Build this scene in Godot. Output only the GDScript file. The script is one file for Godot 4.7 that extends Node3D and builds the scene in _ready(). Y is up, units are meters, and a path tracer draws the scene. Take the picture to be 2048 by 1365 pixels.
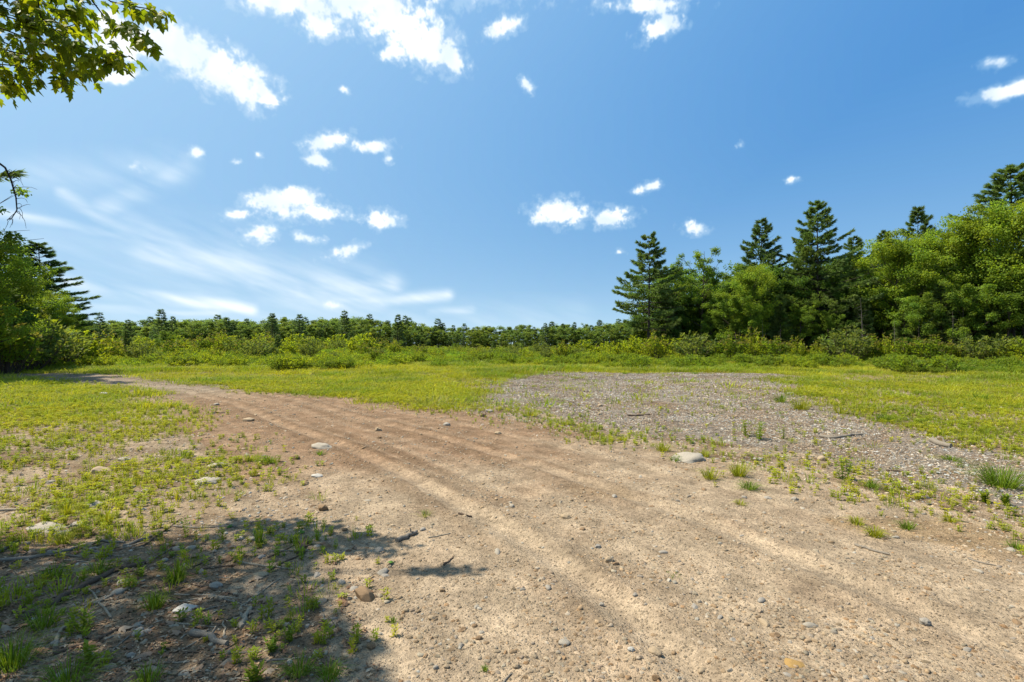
extends Node3D
# A dirt track and a stony clearing at the edge of a pine wood, early summer, late morning.
# Metres, y up. The camera stands at the origin, 1.6 m above the ground, and looks along -z.

const F := 1024.0      # focal length of the photograph in its own pixels
const CX := 1024.0
const HY := 690.0      # row of the horizon
const EYE := 1.6
const SUN_GOES := Vector3(0.513, -0.854, 0.085)   # the way the sunlight travels

var rng := RandomNumberGenerator.new()
var n1 := FastNoiseLite.new()
var n2 := FastNoiseLite.new()
var n3 := FastNoiseLite.new()
var counts := {}
var M := {}

# ------------------------------------------------------------------ small helpers
func gp(px: float, py: float) -> Vector3:            # the point of the flat ground seen at a pixel
	var d := EYE * F / (py - HY)
	return Vector3((px - CX) / F * d, 0.0, -d)

func at(px: float, py: float, d: float) -> Vector3:  # the point seen at a pixel, d metres ahead
	return Vector3((px - CX) / F * d, EYE + (HY - py) / F * d, -d)

func sm(a: float, b: float, x: float) -> float:
	var t := clampf((x - a) / (b - a), 0.0, 1.0)
	return t * t * (3.0 - 2.0 * t)

func rr(a: float, b: float) -> float:
	return a + (b - a) * rng.randf()

func unit() -> Vector3:
	var z := rr(-1.0, 1.0)
	var a := rr(0.0, TAU)
	var r := sqrt(1.0 - z * z)
	return Vector3(r * cos(a), z, r * sin(a))

func numbered(called: String) -> String:
	var k: int = counts.get(called, 0)
	counts[called] = k + 1
	return called if k == 0 else "%s_%03d" % [called, k]

func tag(o: Node, label: String, category: String, group := "", kind := "") -> void:
	if label: o.set_meta("label", label)
	if category: o.set_meta("category", category)
	if group: o.set_meta("group", group)
	if kind: o.set_meta("kind", kind)

func thing(called: String, label: String, category: String, where: Vector3, turn := 0.0, group := "") -> Node3D:
	var o := Node3D.new()
	o.name = numbered(called)
	add_child(o)
	o.position = where
	o.rotation.y = turn
	tag(o, label, category, group)
	return o

func part(called: String, mesh: Mesh, m: Material, parent: Node) -> MeshInstance3D:
	var o := MeshInstance3D.new()
	o.name = called
	o.mesh = mesh
	o.material_override = m
	parent.add_child(o, true)
	return o

func single(called: String, mesh: Mesh, m: Material, label: String, category: String, group := "") -> MeshInstance3D:
	var o := MeshInstance3D.new()
	o.name = numbered(called)
	o.mesh = mesh
	o.material_override = m
	add_child(o)
	tag(o, label, category, group)
	return o

func copy_of(o: Node3D, where: Vector3, turn: float, scale3: Vector3, label := "", group := "") -> Node3D:
	var called := str(o.get_meta("stem")) if o.has_meta("stem") else str(o.name)
	var c: Node3D = o.duplicate()
	c.name = numbered(called)
	add_child(c)
	c.position = where
	c.rotation = Vector3(0, turn, 0)
	c.scale = scale3
	if label: c.set_meta("label", label)
	if group: c.set_meta("group", group)
	return c

func scatter(called: String, mesh: Mesh, m: Material, xf: Array[Transform3D], cols: PackedColorArray, label: String, category: String, parent: Node = self) -> void:
	var mm := MultiMesh.new()
	mm.transform_format = MultiMesh.TRANSFORM_3D
	mm.use_colors = true
	mm.mesh = mesh
	mm.instance_count = xf.size()
	for i in xf.size():
		mm.set_instance_transform(i, xf[i])
		mm.set_instance_color(i, cols[i])
	var o := MultiMeshInstance3D.new()
	o.name = numbered(called)
	o.multimesh = mm
	o.material_override = m
	parent.add_child(o)
	tag(o, label, category, "", "stuff")

# A mesh under construction: triangles with a colour each, and round tapered tubes.
class MB:
	var v := PackedVector3Array()
	var n := PackedVector3Array()
	var c := PackedColorArray()
	var smooth := false
	func _init(s := false) -> void:
		smooth = s
	func tri(a: Vector3, b: Vector3, d: Vector3, col: Color) -> void:
		v.append(a); v.append(b); v.append(d)
		c.append(col); c.append(col); c.append(col)
		if smooth:
			var k := (d - a).cross(b - a).normalized()
			n.append(k); n.append(k); n.append(k)
	func quad(a: Vector3, b: Vector3, d: Vector3, e: Vector3, col: Color) -> void:
		tri(a, b, d, col)
		tri(a, d, e, col)
	func corner(p: Vector3, k: Vector3, col: Color) -> void:
		v.append(p)
		c.append(col)
		if smooth: n.append(k)
	func tube(pts: PackedVector3Array, rad: PackedFloat32Array, sides: int, col: Color, cap := false) -> void:
		var side := Vector3.RIGHT
		var rings := []
		var outs := []
		for i in pts.size():
			var d := (pts[mini(i + 1, pts.size() - 1)] - pts[maxi(i - 1, 0)]).normalized()
			side = side - d * side.dot(d)
			if side.length() < 0.05:
				side = d.cross(Vector3(0.3, 0.5, 0.8))
			side = side.normalized()
			var up := d.cross(side)
			var ring := PackedVector3Array()
			var out := PackedVector3Array()
			for k in sides:
				var a := TAU * k / sides
				var o := side * cos(a) + up * sin(a)
				out.append(o)
				ring.append(pts[i] + o * rad[i])
			rings.append(ring)
			outs.append(out)
		for i in pts.size() - 1:
			for k in sides:
				var j := (k + 1) % sides
				var a: Vector3 = rings[i][k]
				var b: Vector3 = rings[i][j]
				var d: Vector3 = rings[i + 1][j]
				var e: Vector3 = rings[i + 1][k]
				var na: Vector3 = outs[i][k]
				var nb: Vector3 = outs[i][j]
				var nd: Vector3 = outs[i + 1][j]
				var ne: Vector3 = outs[i + 1][k]
				corner(a, na, col); corner(d, nd, col); corner(b, nb, col)
				corner(a, na, col); corner(e, ne, col); corner(d, nd, col)
		if cap:
			for q in [0, pts.size() - 1]:
				for k in range(1, sides - 1):
					if q == 0:
						tri(rings[q][0], rings[q][k], rings[q][k + 1], col)
					else:
						tri(rings[q][0], rings[q][k + 1], rings[q][k], col)
	func done() -> ArrayMesh:
		var arr := []
		arr.resize(Mesh.ARRAY_MAX)
		arr[Mesh.ARRAY_VERTEX] = v
		arr[Mesh.ARRAY_COLOR] = c
		if smooth: arr[Mesh.ARRAY_NORMAL] = n
		var m := ArrayMesh.new()
		m.add_surface_from_arrays(Mesh.PRIMITIVE_TRIANGLES, arr)
		return m

# ------------------------------------------------------------------ sky
func sky_base(d: Vector3) -> Color:
	var el := rad_to_deg(asin(clampf(d.y, -1.0, 1.0)))
	var t := 1.0 - exp(-maxf(el, 0.0) / 15.0)
	var c := Color8(184, 214, 232).lerp(Color8(56, 122, 192), t)
	var g := rad_to_deg(acos(clampf(d.dot(-SUN_GOES), -1.0, 1.0)))
	c = c.lerp(Color8(196, 224, 244), clampf((84.0 - g) / 56.0, 0.0, 1.0) * 0.92)
	if el < 0.0:
		c = Color8(150, 160, 120)
	return c

func panorama() -> ImageTexture:
	var base := Image.create_empty(512, 256, false, Image.FORMAT_RGBA8)
	for y in 256:
		for x in 512:
			var az := (float(x) + 0.5) / 512.0 * TAU - PI
			var el := PI / 2.0 - (float(y) + 0.5) / 256.0 * PI
			base.set_pixel(x, y, sky_base(Vector3(sin(az) * cos(el), sin(el), -cos(az) * cos(el))))
	base.resize(4096, 2048, Image.INTERPOLATE_CUBIC)
	# cumulus: each entry is centre, half sizes and tilt, in photograph pixels
	var blobs := [
		[330, 85, 80, 48, 20], [415, 125, 100, 48, 28], [490, 165, 75, 40, 32], [522, 186, 38, 22, 20], [235, 85, 60, 55, 0], [212, 35, 30, 28, 0], [250, 150, 44, 16, -15], [200, 150, 40, 16, 10],
		[560, 0, 100, 26, 0], [640, 42, 52, 36, 10], [760, 25, 130, 52, 20], [850, 85, 72, 48, 30], [905, 118, 40, 22, 42], [790, 103, 36, 18, -10], [720, -70, 320, 70, 5],
		[1008, 50, 46, 17, -20], [985, 66, 28, 9, -20], [1325, 50, 52, 26, -25], [1295, 8, 100, 16, 0], [1290, -60, 130, 50, 0], [1055, 165, 15, 22, -30], [688, 180, 18, 8, 20],
		[650, 284, 48, 20, -14], [742, 293, 44, 13, -4], [632, 320, 30, 15, 12], [775, 318, 12, 10, -60],
		[391, 307, 17, 14, 0], [473, 324, 22, 9, 0], [265, 330, 10, 5, 0], [283, 341, 7, 5, 0], [514, 309, 8, 6, 0],
		[560, 408, 80, 30, 0], [640, 424, 60, 17, 10], [478, 430, 36, 10, 0], [522, 468, 40, 19, 0], [616, 478, 32, 9, 10], [585, 388, 34, 16, 0],
		[760, 438, 42, 18, 5], [765, 450, 26, 12, 0], [690, 503, 46, 13, -15],
		[1125, 424, 62, 28, 0], [1222, 436, 50, 19, -8], [1090, 438, 30, 12, 0], [1250, 424, 24, 10, -20],
		[1297, 374, 30, 10, -14], [1392, 456, 30, 13, 8], [1587, 358, 26, 6, -10], [1240, 503, 14, 6, 0], [1478, 290, 16, 6, -10],
		[1997, 123, 34, 13, -4], [2004, 184, 62, 16, -12], [2046, 172, 26, 20, 0], [668, 611, 22, 8, 5],
		[300, -260, 150, 70, 20], [1600, -330, 170, 80, -10], [1100, -420, 120, 60, 0], [1900, -200, 80, 40, 10], [60, -420, 140, 60, 0],
	]
	var wisps := [   # cirrus strokes: width, strength, points
		[13.0, 0.34, [130, 392, 200, 440, 290, 482, 420, 522]], [8.0, 0.34, [10, 428, 130, 445, 260, 476]], [46.0, 0.36, [320, 500, 450, 532, 560, 570, 700, 590]],
		[40.0, 0.20, [280, 470, 430, 492]], [13.0, 0.5, [150, 566, 280, 590, 400, 606, 490, 616]], [5.0, 0.34, [160, 615, 400, 626]], [20.0, 0.42, [520, 566, 620, 582, 760, 574]],
		[10.0, 0.42, [680, 600, 780, 601, 880, 592]], [8.0, 0.3, [870, 626, 935, 621]], [34.0, 0.16, [70, 352, 300, 340]], [22.0, 0.24, [200, 420, 300, 370, 360, 335]], [60.0, 0.14, [120, 520, 420, 560]],
		[30.0, 0.12, [0, 640, 1000, 640]],
	]
	var lw := 256
	var lh := 200
	var field := Image.create_empty(lw, lh, false, Image.FORMAT_RF)
	var thin := Image.create_empty(lw, lh, false, Image.FORMAT_RF)
	for j in lh:
		var el := deg_to_rad(70.3125 * (1.0 - (j + 0.5) / lh))
		for i in lw:
			var az := deg_to_rad(-45.0 + 90.0 * (i + 0.5) / lw)
			var px := CX + F * tan(az)
			var py := HY - F * tan(el) / cos(az)
			var f := 0.0
			for b in blobs:
				var dx: float = px - b[0]
				var dy: float = py - b[1]
				if absf(dx) > 1.5 * maxf(b[2], b[3]) or absf(dy) > 1.5 * maxf(b[2], b[3]):
					continue
				var a := deg_to_rad(b[4])
				var u: float = (dx * cos(a) + dy * sin(a)) / (b[2] * 1.1)
				var w: float = (-dx * sin(a) + dy * cos(a)) / (b[3] * 1.15)
				var k := (1.35 if b[2] > 28 else 1.16) - sqrt(u * u + w * w)
				if k > 0.0:
					f = maxf(f, k) + 0.25 * minf(f, k)
			var th := 0.0
			for s in wisps:
				var pts: Array = s[2]
				for q in range(0, pts.size() - 2, 2):
					var p0 := Vector2(pts[q], pts[q + 1])
					var p1 := Vector2(pts[q + 2], pts[q + 3])
					var e := p1 - p0
					var t := clampf((Vector2(px, py) - p0).dot(e) / e.length_squared(), -0.15, 1.15)
					var dd := (Vector2(px, py) - p0 - e * t).length() / float(s[0])
					th = maxf(th, float(s[1]) * exp(-dd * dd * 0.7))
			field.set_pixel(i, j, Color(f, 0, 0))
			thin.set_pixel(i, j, Color(th, 0, 0))
	field.resize(1024, 800, Image.INTERPOLATE_CUBIC)
	thin.resize(1024, 800, Image.INTERPOLATE_CUBIC)
	var fd := field.get_data().to_float32_array()
	var td := thin.get_data().to_float32_array()
	var puff := FastNoiseLite.new()
	puff.seed = 11
	puff.noise_type = FastNoiseLite.TYPE_SIMPLEX_SMOOTH
	puff.frequency = 0.034
	puff.fractal_octaves = 6
	puff.fractal_gain = 0.64
	puff.domain_warp_enabled = true
	puff.domain_warp_amplitude = 18.0
	puff.domain_warp_frequency = 0.03
	var fibre := FastNoiseLite.new()
	fibre.seed = 5
	fibre.frequency = 0.012
	fibre.fractal_octaves = 5
	var soft := FastNoiseLite.new()
	soft.seed = 21
	soft.frequency = 0.018
	soft.fractal_octaves = 3
	var face := PackedByteArray()
	face.resize(1024 * 800 * 4)
	for j in 800:
		for i in 1024:
			var q := j * 1024 + i
			var f := fd[q]
			var th := td[q]
			if f < 0.01 and th < 0.01:
				continue
			var a := 0.0
			if f > 0.01:
				var nz := puff.get_noise_2d(i, j * 1.15)
				var k := minf(f, 1.1) * 1.25 - 0.46 + nz * 0.9 + 0.4 * puff.get_noise_2d(i * 3.1 + 500.0, j * 3.1)
				a = sm(0.0, 0.78, k)
				a *= 1.0 - 0.22 * clampf(0.35 + 1.6 * soft.get_noise_2d(i, j), 0.0, 1.0)   # thinner places let the sky through
				# frayed margin
				a = maxf(a, 0.22 * sm(-0.38, 0.35, k + 0.5 * fibre.get_noise_2d(i * 2.2, j * 3.4)))
			if th > 0.01:
				var fb := fibre.get_noise_2d(i * 0.35 + j * 0.5, j * 2.6 - i * 0.9)
				var w := clampf(th * (1.05 + 1.5 * fb), 0.0, 0.85)
				a = a + w * (1.0 - a)
			face[q * 4] = 249
			face[q * 4 + 1] = 252
			face[q * 4 + 2] = 254
			face[q * 4 + 3] = int(255.0 * a)
	var im := Image.create_from_data(1024, 800, false, Image.FORMAT_RGBA8, face)
	var flip: Image = im.duplicate()
	flip.flip_x()
	var whole := Rect2i(0, 0, 1024, 800)
	base.blend_rect(im, whole, Vector2i(1536, 224))
	base.blend_rect(flip, whole, Vector2i(2560, 224))
	base.blend_rect(flip, whole, Vector2i(512, 224))
	base.blend_rect(im, Rect2i(512, 0, 512, 800), Vector2i(0, 224))
	base.blend_rect(im, Rect2i(0, 0, 512, 800), Vector2i(3584, 224))
	return ImageTexture.create_from_image(base)

# ------------------------------------------------------------------ ground: relief and what lies where
const TRACK := [Vector2(3.4, 3.0), Vector2(2.2, 0.5), Vector2(1.5, -1.3), Vector2(0.94, -2.43), Vector2(0.25, -3.9), Vector2(-1.15, -6.07), Vector2(-2.6, -8.0), Vector2(-4.6, -10.2), Vector2(-7.6, -14.0), Vector2(-11.6, -18.0), Vector2(-18.0, -22.6), Vector2(-26.0, -27.0), Vector2(-60.0, -38.0)]
var chips := PackedVector2Array()
var right_meadow := PackedVector2Array()

func road(x: float, z: float) -> Vector2:      # (metres to the right of the left wheel rut, metres along it)
	var best := 1e9
	var out := Vector2(99, 0)
	var s := 0.0
	for i in TRACK.size() - 1:
		var a: Vector2 = TRACK[i]
		var b: Vector2 = TRACK[i + 1]
		var e := b - a
		var l := e.length()
		var t := ((x - a.x) * e.x + (z - a.y) * e.y) / (l * l)
		var tc := clampf(t, 0.0, 1.0)
		var dx := x - a.x - e.x * tc
		var dz := z - a.y - e.y * tc
		var d := dx * dx + dz * dz
		if d < best:
			best = d
			var side := (dx * -e.y + dz * e.x)
			out = Vector2(sqrt(d) * signf(side), s + tc * l)
		s += l
	return out

func in_chips(x: float, z: float) -> bool:
	return Geometry2D.is_point_in_polygon(Vector2(x, z), chips)

# how much of the soil is covered by plants, 0..1; r is road(x, z)
func cover(x: float, z: float, r: Vector2) -> float:
	var depth := -z
	var j := 0.25 + depth * 0.035
	var wx := x + n2.get_noise_2d(x * 2.0, z * 2.0) * j * 2.0
	var wz := z + n2.get_noise_2d(x * 2.0 + 70.0, z * 2.0 - 31.0) * j * 1.6
	var t := r.x + n2.get_noise_2d(x * 3.0 + 9.0, z * 3.0) * 0.7
	var patch := n1.get_noise_2d(x * 4.0, z * 4.0) + 0.7 * n2.get_noise_2d(x * 6.0 + 11.0, z * 6.0)
	var right_edge := lerpf(3.5, 1.7, sm(17.0, 26.0, r.y))
	if t > -1.15 and t < right_edge:
		return 0.0
	if wz < -28.5 and x > -12.0:
		return clampf(0.9 + 0.5 * patch, 0.4, 1.0)
	if Geometry2D.is_point_in_polygon(Vector2(wx, wz), right_meadow):
		return clampf(0.52 + 0.8 * patch + 0.3 * sm(1.0, 5.0, x + z * 0.9), 0.05, 1.0)
	if in_chips(wx, wz):
		return 0.03
	if r.x < 0.0:
		return clampf(lerpf(0.12, 0.46, sm(4.6, 15.0, depth)) + 1.05 * patch + 0.22 * sm(-1.2, -4.5, r.x) * sm(4.0, 6.0, depth), 0.02, 1.0)
	if depth > 11.0:
		return clampf(lerpf(0.2, 0.95, sm(11.0, 15.0, depth + 0.35 * (-x))) + 0.7 * patch - 0.1, 0.0, 1.0)
	return clampf(0.16 + 0.6 * patch + 0.12 * sm(2.0, 4.5, x), 0.0, 0.75)

func relief(x: float, z: float, r: Vector2) -> float:
	var depth := -z
	var far := sm(9.0, 30.0, maxf(absf(x), depth))
	var y := n1.get_noise_2d(x * 0.8, z * 0.8) * lerpf(0.05, 0.22, far)
	y += n2.get_noise_2d(x * 3.0, z * 3.0) * 0.022
	var near := 1.0 - sm(10.0, 22.0, depth)
	if near > 0.0:
		y += n2.get_noise_2d(x * 14.0, z * 14.0) * 0.008 * near
	if r.x > -3.0 and r.x < 6.0:
		var w := n2.get_noise_2d(r.y * 0.5, 5.0) * 0.12
		var fade := 1.0 - 0.7 * sm(18.0, 30.0, r.y)
		y += (n2.get_noise_2d(r.y * 0.22 + 3.0, r.x * 15.0 + 40.0) * 0.008 - n2.get_noise_2d(x * 3.0, z * 3.0) * 0.016) * fade
		for q in [[0.0, 0.034, 0.10], [1.62, 0.028, 0.10], [2.6, 0.010, 0.10]]:
			var u: float = (r.x - q[0] + w) / q[2]
			var dent := exp(-u * u)
			var bank := exp(-(absf(u) - 1.9) * (absf(u) - 1.9) * 1.6)
			y += (-q[1] * dent + q[1] * 0.5 * bank * (1.0 + 1.2 * n2.get_noise_2d(x * 8.0, z * 8.0))) * fade
	return y

var gx := PackedFloat32Array()
var gz := PackedFloat32Array()
var gh := PackedFloat32Array()

func lines(lo: float, d_lo: float, d_hi: float, hi: float, d: float, grow: float) -> PackedFloat32Array:
	var a: Array[float] = []
	var x := d_lo
	while x < d_hi:
		a.append(x)
		x += d
	var step := d
	while x < hi:
		a.append(x)
		step *= grow
		x += step
	a.append(hi)
	step = d * grow
	x = d_lo - step
	while x > lo:
		a.append(x)
		step *= grow
		x -= step
	a.append(lo)
	a.sort()
	return PackedFloat32Array(a)

func ground_y(x: float, z: float) -> float:
	var i := clampi(gx.bsearch(x) - 1, 0, gx.size() - 2)
	var j := clampi(gz.bsearch(z) - 1, 0, gz.size() - 2)
	var u := clampf((x - gx[i]) / (gx[i + 1] - gx[i]), 0.0, 1.0)
	var v := clampf((z - gz[j]) / (gz[j + 1] - gz[j]), 0.0, 1.0)
	var w := gx.size()
	var h00 := gh[j * w + i]
	var h10 := gh[j * w + i + 1]
	var h01 := gh[(j + 1) * w + i]
	var h11 := gh[(j + 1) * w + i + 1]
	if u > v:
		return h00 + (h10 - h00) * u + (h11 - h10) * v
	return h00 + (h11 - h01) * u + (h01 - h00) * v

func on(p: Vector3) -> Vector3:
	return Vector3(p.x, ground_y(p.x, p.z), p.z)

func soil(x: float, z: float, r: Vector2, cov: float) -> Color:
	var sand := Color(0.57, 0.445, 0.305)
	var red := Color(0.42, 0.275, 0.17)
	var brown := Color(0.225, 0.15, 0.09)
	var grey := Color(0.37, 0.31, 0.24)
	var olive := Color(0.13, 0.125, 0.04)
	var m1 := n1.get_noise_2d(x * 5.0 + 40.0, z * 5.0)
	var m2 := n2.get_noise_2d(x * 6.0, z * 6.0 + 17.0)
	var m3 := n3.get_noise_2d(x, z)
	var c := sand
	var st := n2.get_noise_2d(r.y * 0.22 + 3.0, r.x * 15.0 + 40.0)
	var right_edge := lerpf(3.5, 1.7, sm(17.0, 26.0, r.y))
	if r.x > -1.6 and r.x < right_edge + 0.6:
		c = sand.lerp(red, clampf(0.95 * sm(8.5, 12.5, r.y + m1 * 2.5) * (1.0 - 0.75 * sm(20.0, 27.0, r.y)) + 0.25 * m2, 0.0, 1.0))
		c = c.lerp(grey, 0.75 * sm(22.0, 27.0, r.y))
		var w := n2.get_noise_2d(r.y * 0.5, 5.0) * 0.12
		var u := 3.0
		for q in [0.0, 1.62]:
			u = minf(u, absf(r.x - q + w) / 0.42)
		# wheel ruts are swept to fine sand, the ridges between them keep coarse brown soil
		c = c.lerp(brown, clampf(sm(0.28, 0.40, u) * ((1.0 - 0.75 * sm(0.8, 1.3, u)) * (0.38 + 1.0 * m2) + 0.6 * st), 0.0, 0.6) * lerpf(0.45, 1.0, sm(6.5, 11.5, r.y)))
		c = c.lerp(sand, clampf(lerpf(0.4, 0.18, sm(8.0, 13.0, r.y)) * (1.0 - sm(0.20, 0.32, u)) + lerpf(0.5, 0.25, sm(8.0, 13.0, r.y)) * sm(0.05, 0.35, -st), 0.0, 1.0))
		c = c.lerp(Color(0.35, 0.235, 0.115), 0.6 * sm(0.3, 0.5, m1) * (1.0 - sm(7.0, 10.0, r.y)))
	elif r.x > 0.0 and (in_chips(x + m2 * 0.6, z + m1 * 0.9)):
		c = grey.lerp(brown, clampf(0.35 + 1.0 * m2, 0.0, 0.8)).lerp(Color(0.40, 0.37, 0.33), clampf(m1 + 0.2, 0.0, 0.6))
	else:
		c = sand.lerp(brown, clampf(0.45 + 0.9 * m2 + 0.4 * m1, 0.0, 1.0))
	c = c.lerp(olive, 0.6 * sm(0.45, 1.0, cov) * sm(8.0, 20.0, -z))
	var k := 1.0 + 0.22 * m3 + 0.12 * m2
	return Color(c.r * k, c.g * k, c.b * k)

func build_ground() -> void:
	gx = lines(-900.0, -5.0, 5.0, 900.0, 0.04, 1.034)
	gz = lines(-900.0, -7.0, -2.0, 60.0, 0.04, 1.03)
	var w := gx.size()
	var h := gz.size()
	gh.resize(w * h)
	var v := PackedVector3Array()
	var c := PackedColorArray()
	var uv := PackedVector2Array()
	v.resize(w * h)
	c.resize(w * h)
	uv.resize(w * h)
	for j in h:
		for i in w:
			var x := gx[i]
			var z := gz[j]
			var r := Vector2(99 if x > -z else -99, 0)
			if z > -45.0 and absf(x) < 60.0:
				r = road(x, z)
			var y := relief(x, z, r)
			var q := j * w + i
			gh[q] = y
			v[q] = Vector3(x, y, z)
			uv[q] = Vector2(x, z)
			var cov := cover(x, z, r) if z > -45.0 and absf(x) < 60.0 else 1.0
			c[q] = soil(x, z, r, cov)
	var idx := PackedInt32Array()
	idx.resize((w - 1) * (h - 1) * 6)
	var k := 0
	for j in h - 1:
		for i in w - 1:
			var a := j * w + i
			idx[k] = a; idx[k + 1] = a + 1; idx[k + 2] = a + w + 1
			idx[k + 3] = a; idx[k + 4] = a + w + 1; idx[k + 5] = a + w
			k += 6
	var nrm := PackedVector3Array()
	nrm.resize(w * h)
	for j in h:
		var j0 := maxi(j - 1, 0)
		var j1 := mini(j + 1, h - 1)
		for i in w:
			var i0 := maxi(i - 1, 0)
			var i1 := mini(i + 1, w - 1)
			nrm[j * w + i] = Vector3(-(gh[j * w + i1] - gh[j * w + i0]) / (gx[i1] - gx[i0]), 1.0, -(gh[j1 * w + i] - gh[j0 * w + i]) / (gz[j1] - gz[j0])).normalized()
	var arr := []
	arr.resize(Mesh.ARRAY_MAX)
	arr[Mesh.ARRAY_VERTEX] = v
	arr[Mesh.ARRAY_NORMAL] = nrm
	arr[Mesh.ARRAY_COLOR] = c
	arr[Mesh.ARRAY_TEX_UV] = uv
	arr[Mesh.ARRAY_TEX_UV2] = uv
	arr[Mesh.ARRAY_INDEX] = idx
	var m := ArrayMesh.new()
	m.add_surface_from_arrays(Mesh.PRIMITIVE_TRIANGLES, arr)
	var o := part("ground", m, M.soil, self)
	o.set_meta("kind", "structure")

# grain of the soil: brightness around 1 and a height map, both tiling
func grain_images() -> Array:
	var size := 1024
	var fn := FastNoiseLite.new()
	fn.seed = 3
	fn.frequency = 0.02
	fn.fractal_octaves = 5
	fn.fractal_gain = 0.65
	var img := fn.get_seamless_image(size, size, false, false, 0.1, true)
	img.convert(Image.FORMAT_L8)
	var d := img.get_data()
	var alb := PackedFloat32Array()
	var hgt := PackedFloat32Array()
	alb.resize(size * size)
	hgt.resize(size * size)
	for i in size * size:
		var b := d[i] / 255.0 - 0.5
		var s := rng.randf()
		alb[i] = 0.84 + 0.30 * b + 0.20 * (s - 0.5)
		hgt[i] = 0.40 + 0.35 * b + 0.12 * s
	for k in 26000:     # coarse grains of sand and grit
		var cx := rng.randi() % size
		var cy := rng.randi() % size
		var big := rng.randf()
		var rad := 1.0 + 3.8 * pow(big, 5.0) + 0.8 * rng.randf()
		var tone := rr(-0.3, 0.24)
		var ri := int(ceil(rad))
		for dy in range(-ri, ri + 1):
			for dx in range(-ri, ri + 1):
				var q := 1.0 - (dx * dx + dy * dy) / (rad * rad)
				if q > 0.0:
					var at_i := ((cy + dy) & (size - 1)) * size + ((cx + dx) & (size - 1))
					alb[at_i] = lerpf(alb[at_i], 0.80 + tone, 0.7)
					hgt[at_i] += 0.10 * sqrt(q) * rad * 0.4
	var a8 := PackedByteArray()
	var h8 := PackedByteArray()
	a8.resize(size * size)
	h8.resize(size * size)
	for i in size * size:
		a8[i] = clampi(int(alb[i] * 255.0), 0, 255)
		h8[i] = clampi(int(hgt[i] * 255.0), 0, 255)
	return [Image.create_from_data(size, size, false, Image.FORMAT_L8, a8), Image.create_from_data(size, size, false, Image.FORMAT_L8, h8)]

func noise_tex(freq: float, oct: int, lo: float, hi: float, sd: int, size := 512) -> ImageTexture:
	var fn := FastNoiseLite.new()
	fn.seed = sd
	fn.frequency = freq
	fn.fractal_octaves = oct
	fn.fractal_gain = 0.6
	var img := fn.get_seamless_image(size, size, false, false, 0.1, true)
	img.convert(Image.FORMAT_L8)
	var d := img.get_data()
	for i in d.size():
		d[i] = clampi(int(255.0 * (lo + (hi - lo) * d[i] / 255.0)), 0, 255)
	return ImageTexture.create_from_image(Image.create_from_data(size, size, false, Image.FORMAT_L8, d))

func materials() -> void:
	var g := grain_images()
	var s := StandardMaterial3D.new()
	s.resource_name = "soil"
	s.vertex_color_use_as_albedo = true
	s.albedo_texture = ImageTexture.create_from_image(g[0])
	s.uv1_scale = Vector3(0.62, 0.62, 1)
	s.heightmap_enabled = true
	s.heightmap_texture = ImageTexture.create_from_image(g[1])
	s.heightmap_scale = 3.2
	s.detail_enabled = true
	s.detail_blend_mode = BaseMaterial3D.BLEND_MODE_MUL
	s.detail_uv_layer = BaseMaterial3D.DETAIL_UV_2
	s.detail_albedo = noise_tex(0.015, 6, 0.74, 1.0, 77)
	s.uv2_scale = Vector3(0.217, 0.217, 1)
	s.roughness = 1.0
	s.metallic_specular = 0.15
	M.soil = s
	for d in [["stone", 0.85, 0.3], ["wood", 0.95, 0.2]]:
		var m := StandardMaterial3D.new()
		m.resource_name = d[0]
		m.vertex_color_use_as_albedo = true
		m.roughness = d[1]
		m.metallic_specular = d[2]
		m.uv1_triplanar = true
		m.uv1_scale = Vector3(1.3, 1.3, 1.3) if d[0] == "stone" else Vector3(6, 6, 6)
		m.albedo_texture = noise_tex(0.03, 6, 0.6, 1.0, 13 if d[0] == "stone" else 31)
		m.heightmap_enabled = true
		m.heightmap_texture = m.albedo_texture
		m.heightmap_scale = 0.5
		M[d[0]] = m
	for d in [["leaf", 0.6, 0.3, 0.62, Color(1.0, 0.95, 0.42)], ["needle", 0.6, 0.35, 0.42, Color(0.9, 1.0, 0.5)], ["grass", 0.6, 0.3, 0.5, Color(1.0, 0.95, 0.35)], ["maple", 0.5, 0.4, 0.66, Color(1.0, 0.95, 0.3)], ["litter", 0.8, 0.3, 0.12, Color(1, 0.8, 0.5)]]:
		var m := StandardMaterial3D.new()
		m.resource_name = d[0]
		m.vertex_color_use_as_albedo = true
		m.roughness = d[1]
		m.metallic_specular = d[2]
		m.cull_mode = BaseMaterial3D.CULL_DISABLED
		m.backlight_enabled = true
		var b: Color = d[4]
		var k: float = d[3] * 2.0
		m.backlight = Color(b.r * k, b.g * k, b.b * k).linear_to_srgb()
		M[d[0]] = m
	var bark := StandardMaterial3D.new()
	bark.resource_name = "bark"
	bark.vertex_color_use_as_albedo = true
	bark.roughness = 0.95
	bark.metallic_specular = 0.2
	bark.uv1_triplanar = true
	bark.uv1_scale = Vector3(1.6, 0.5, 1.6)
	bark.albedo_texture = noise_tex(0.04, 5, 0.35, 1.0, 8)
	M.bark = bark

# ------------------------------------------------------------------ plants
func tint(c: Color, spread: float) -> Color:
	var k := 1.0 + spread * rr(-1.0, 1.0)
	var h := spread * 0.5 * rr(-1.0, 1.0)
	return Color(c.r * k * (1.0 + h), c.g * k, c.b * k * (1.0 - h))

func leaf4(b: MB, p: Vector3, along: Vector3, nrm: Vector3, l: float, w: float, col: Color) -> void:
	var s := along.cross(nrm).normalized() * w * 0.5
	var tip := p + along * l
	var mid := p + along * l * 0.45 + nrm * l * 0.06
	b.tri(p, mid + s, tip, col)
	b.tri(p, tip, mid - s, col)

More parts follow.
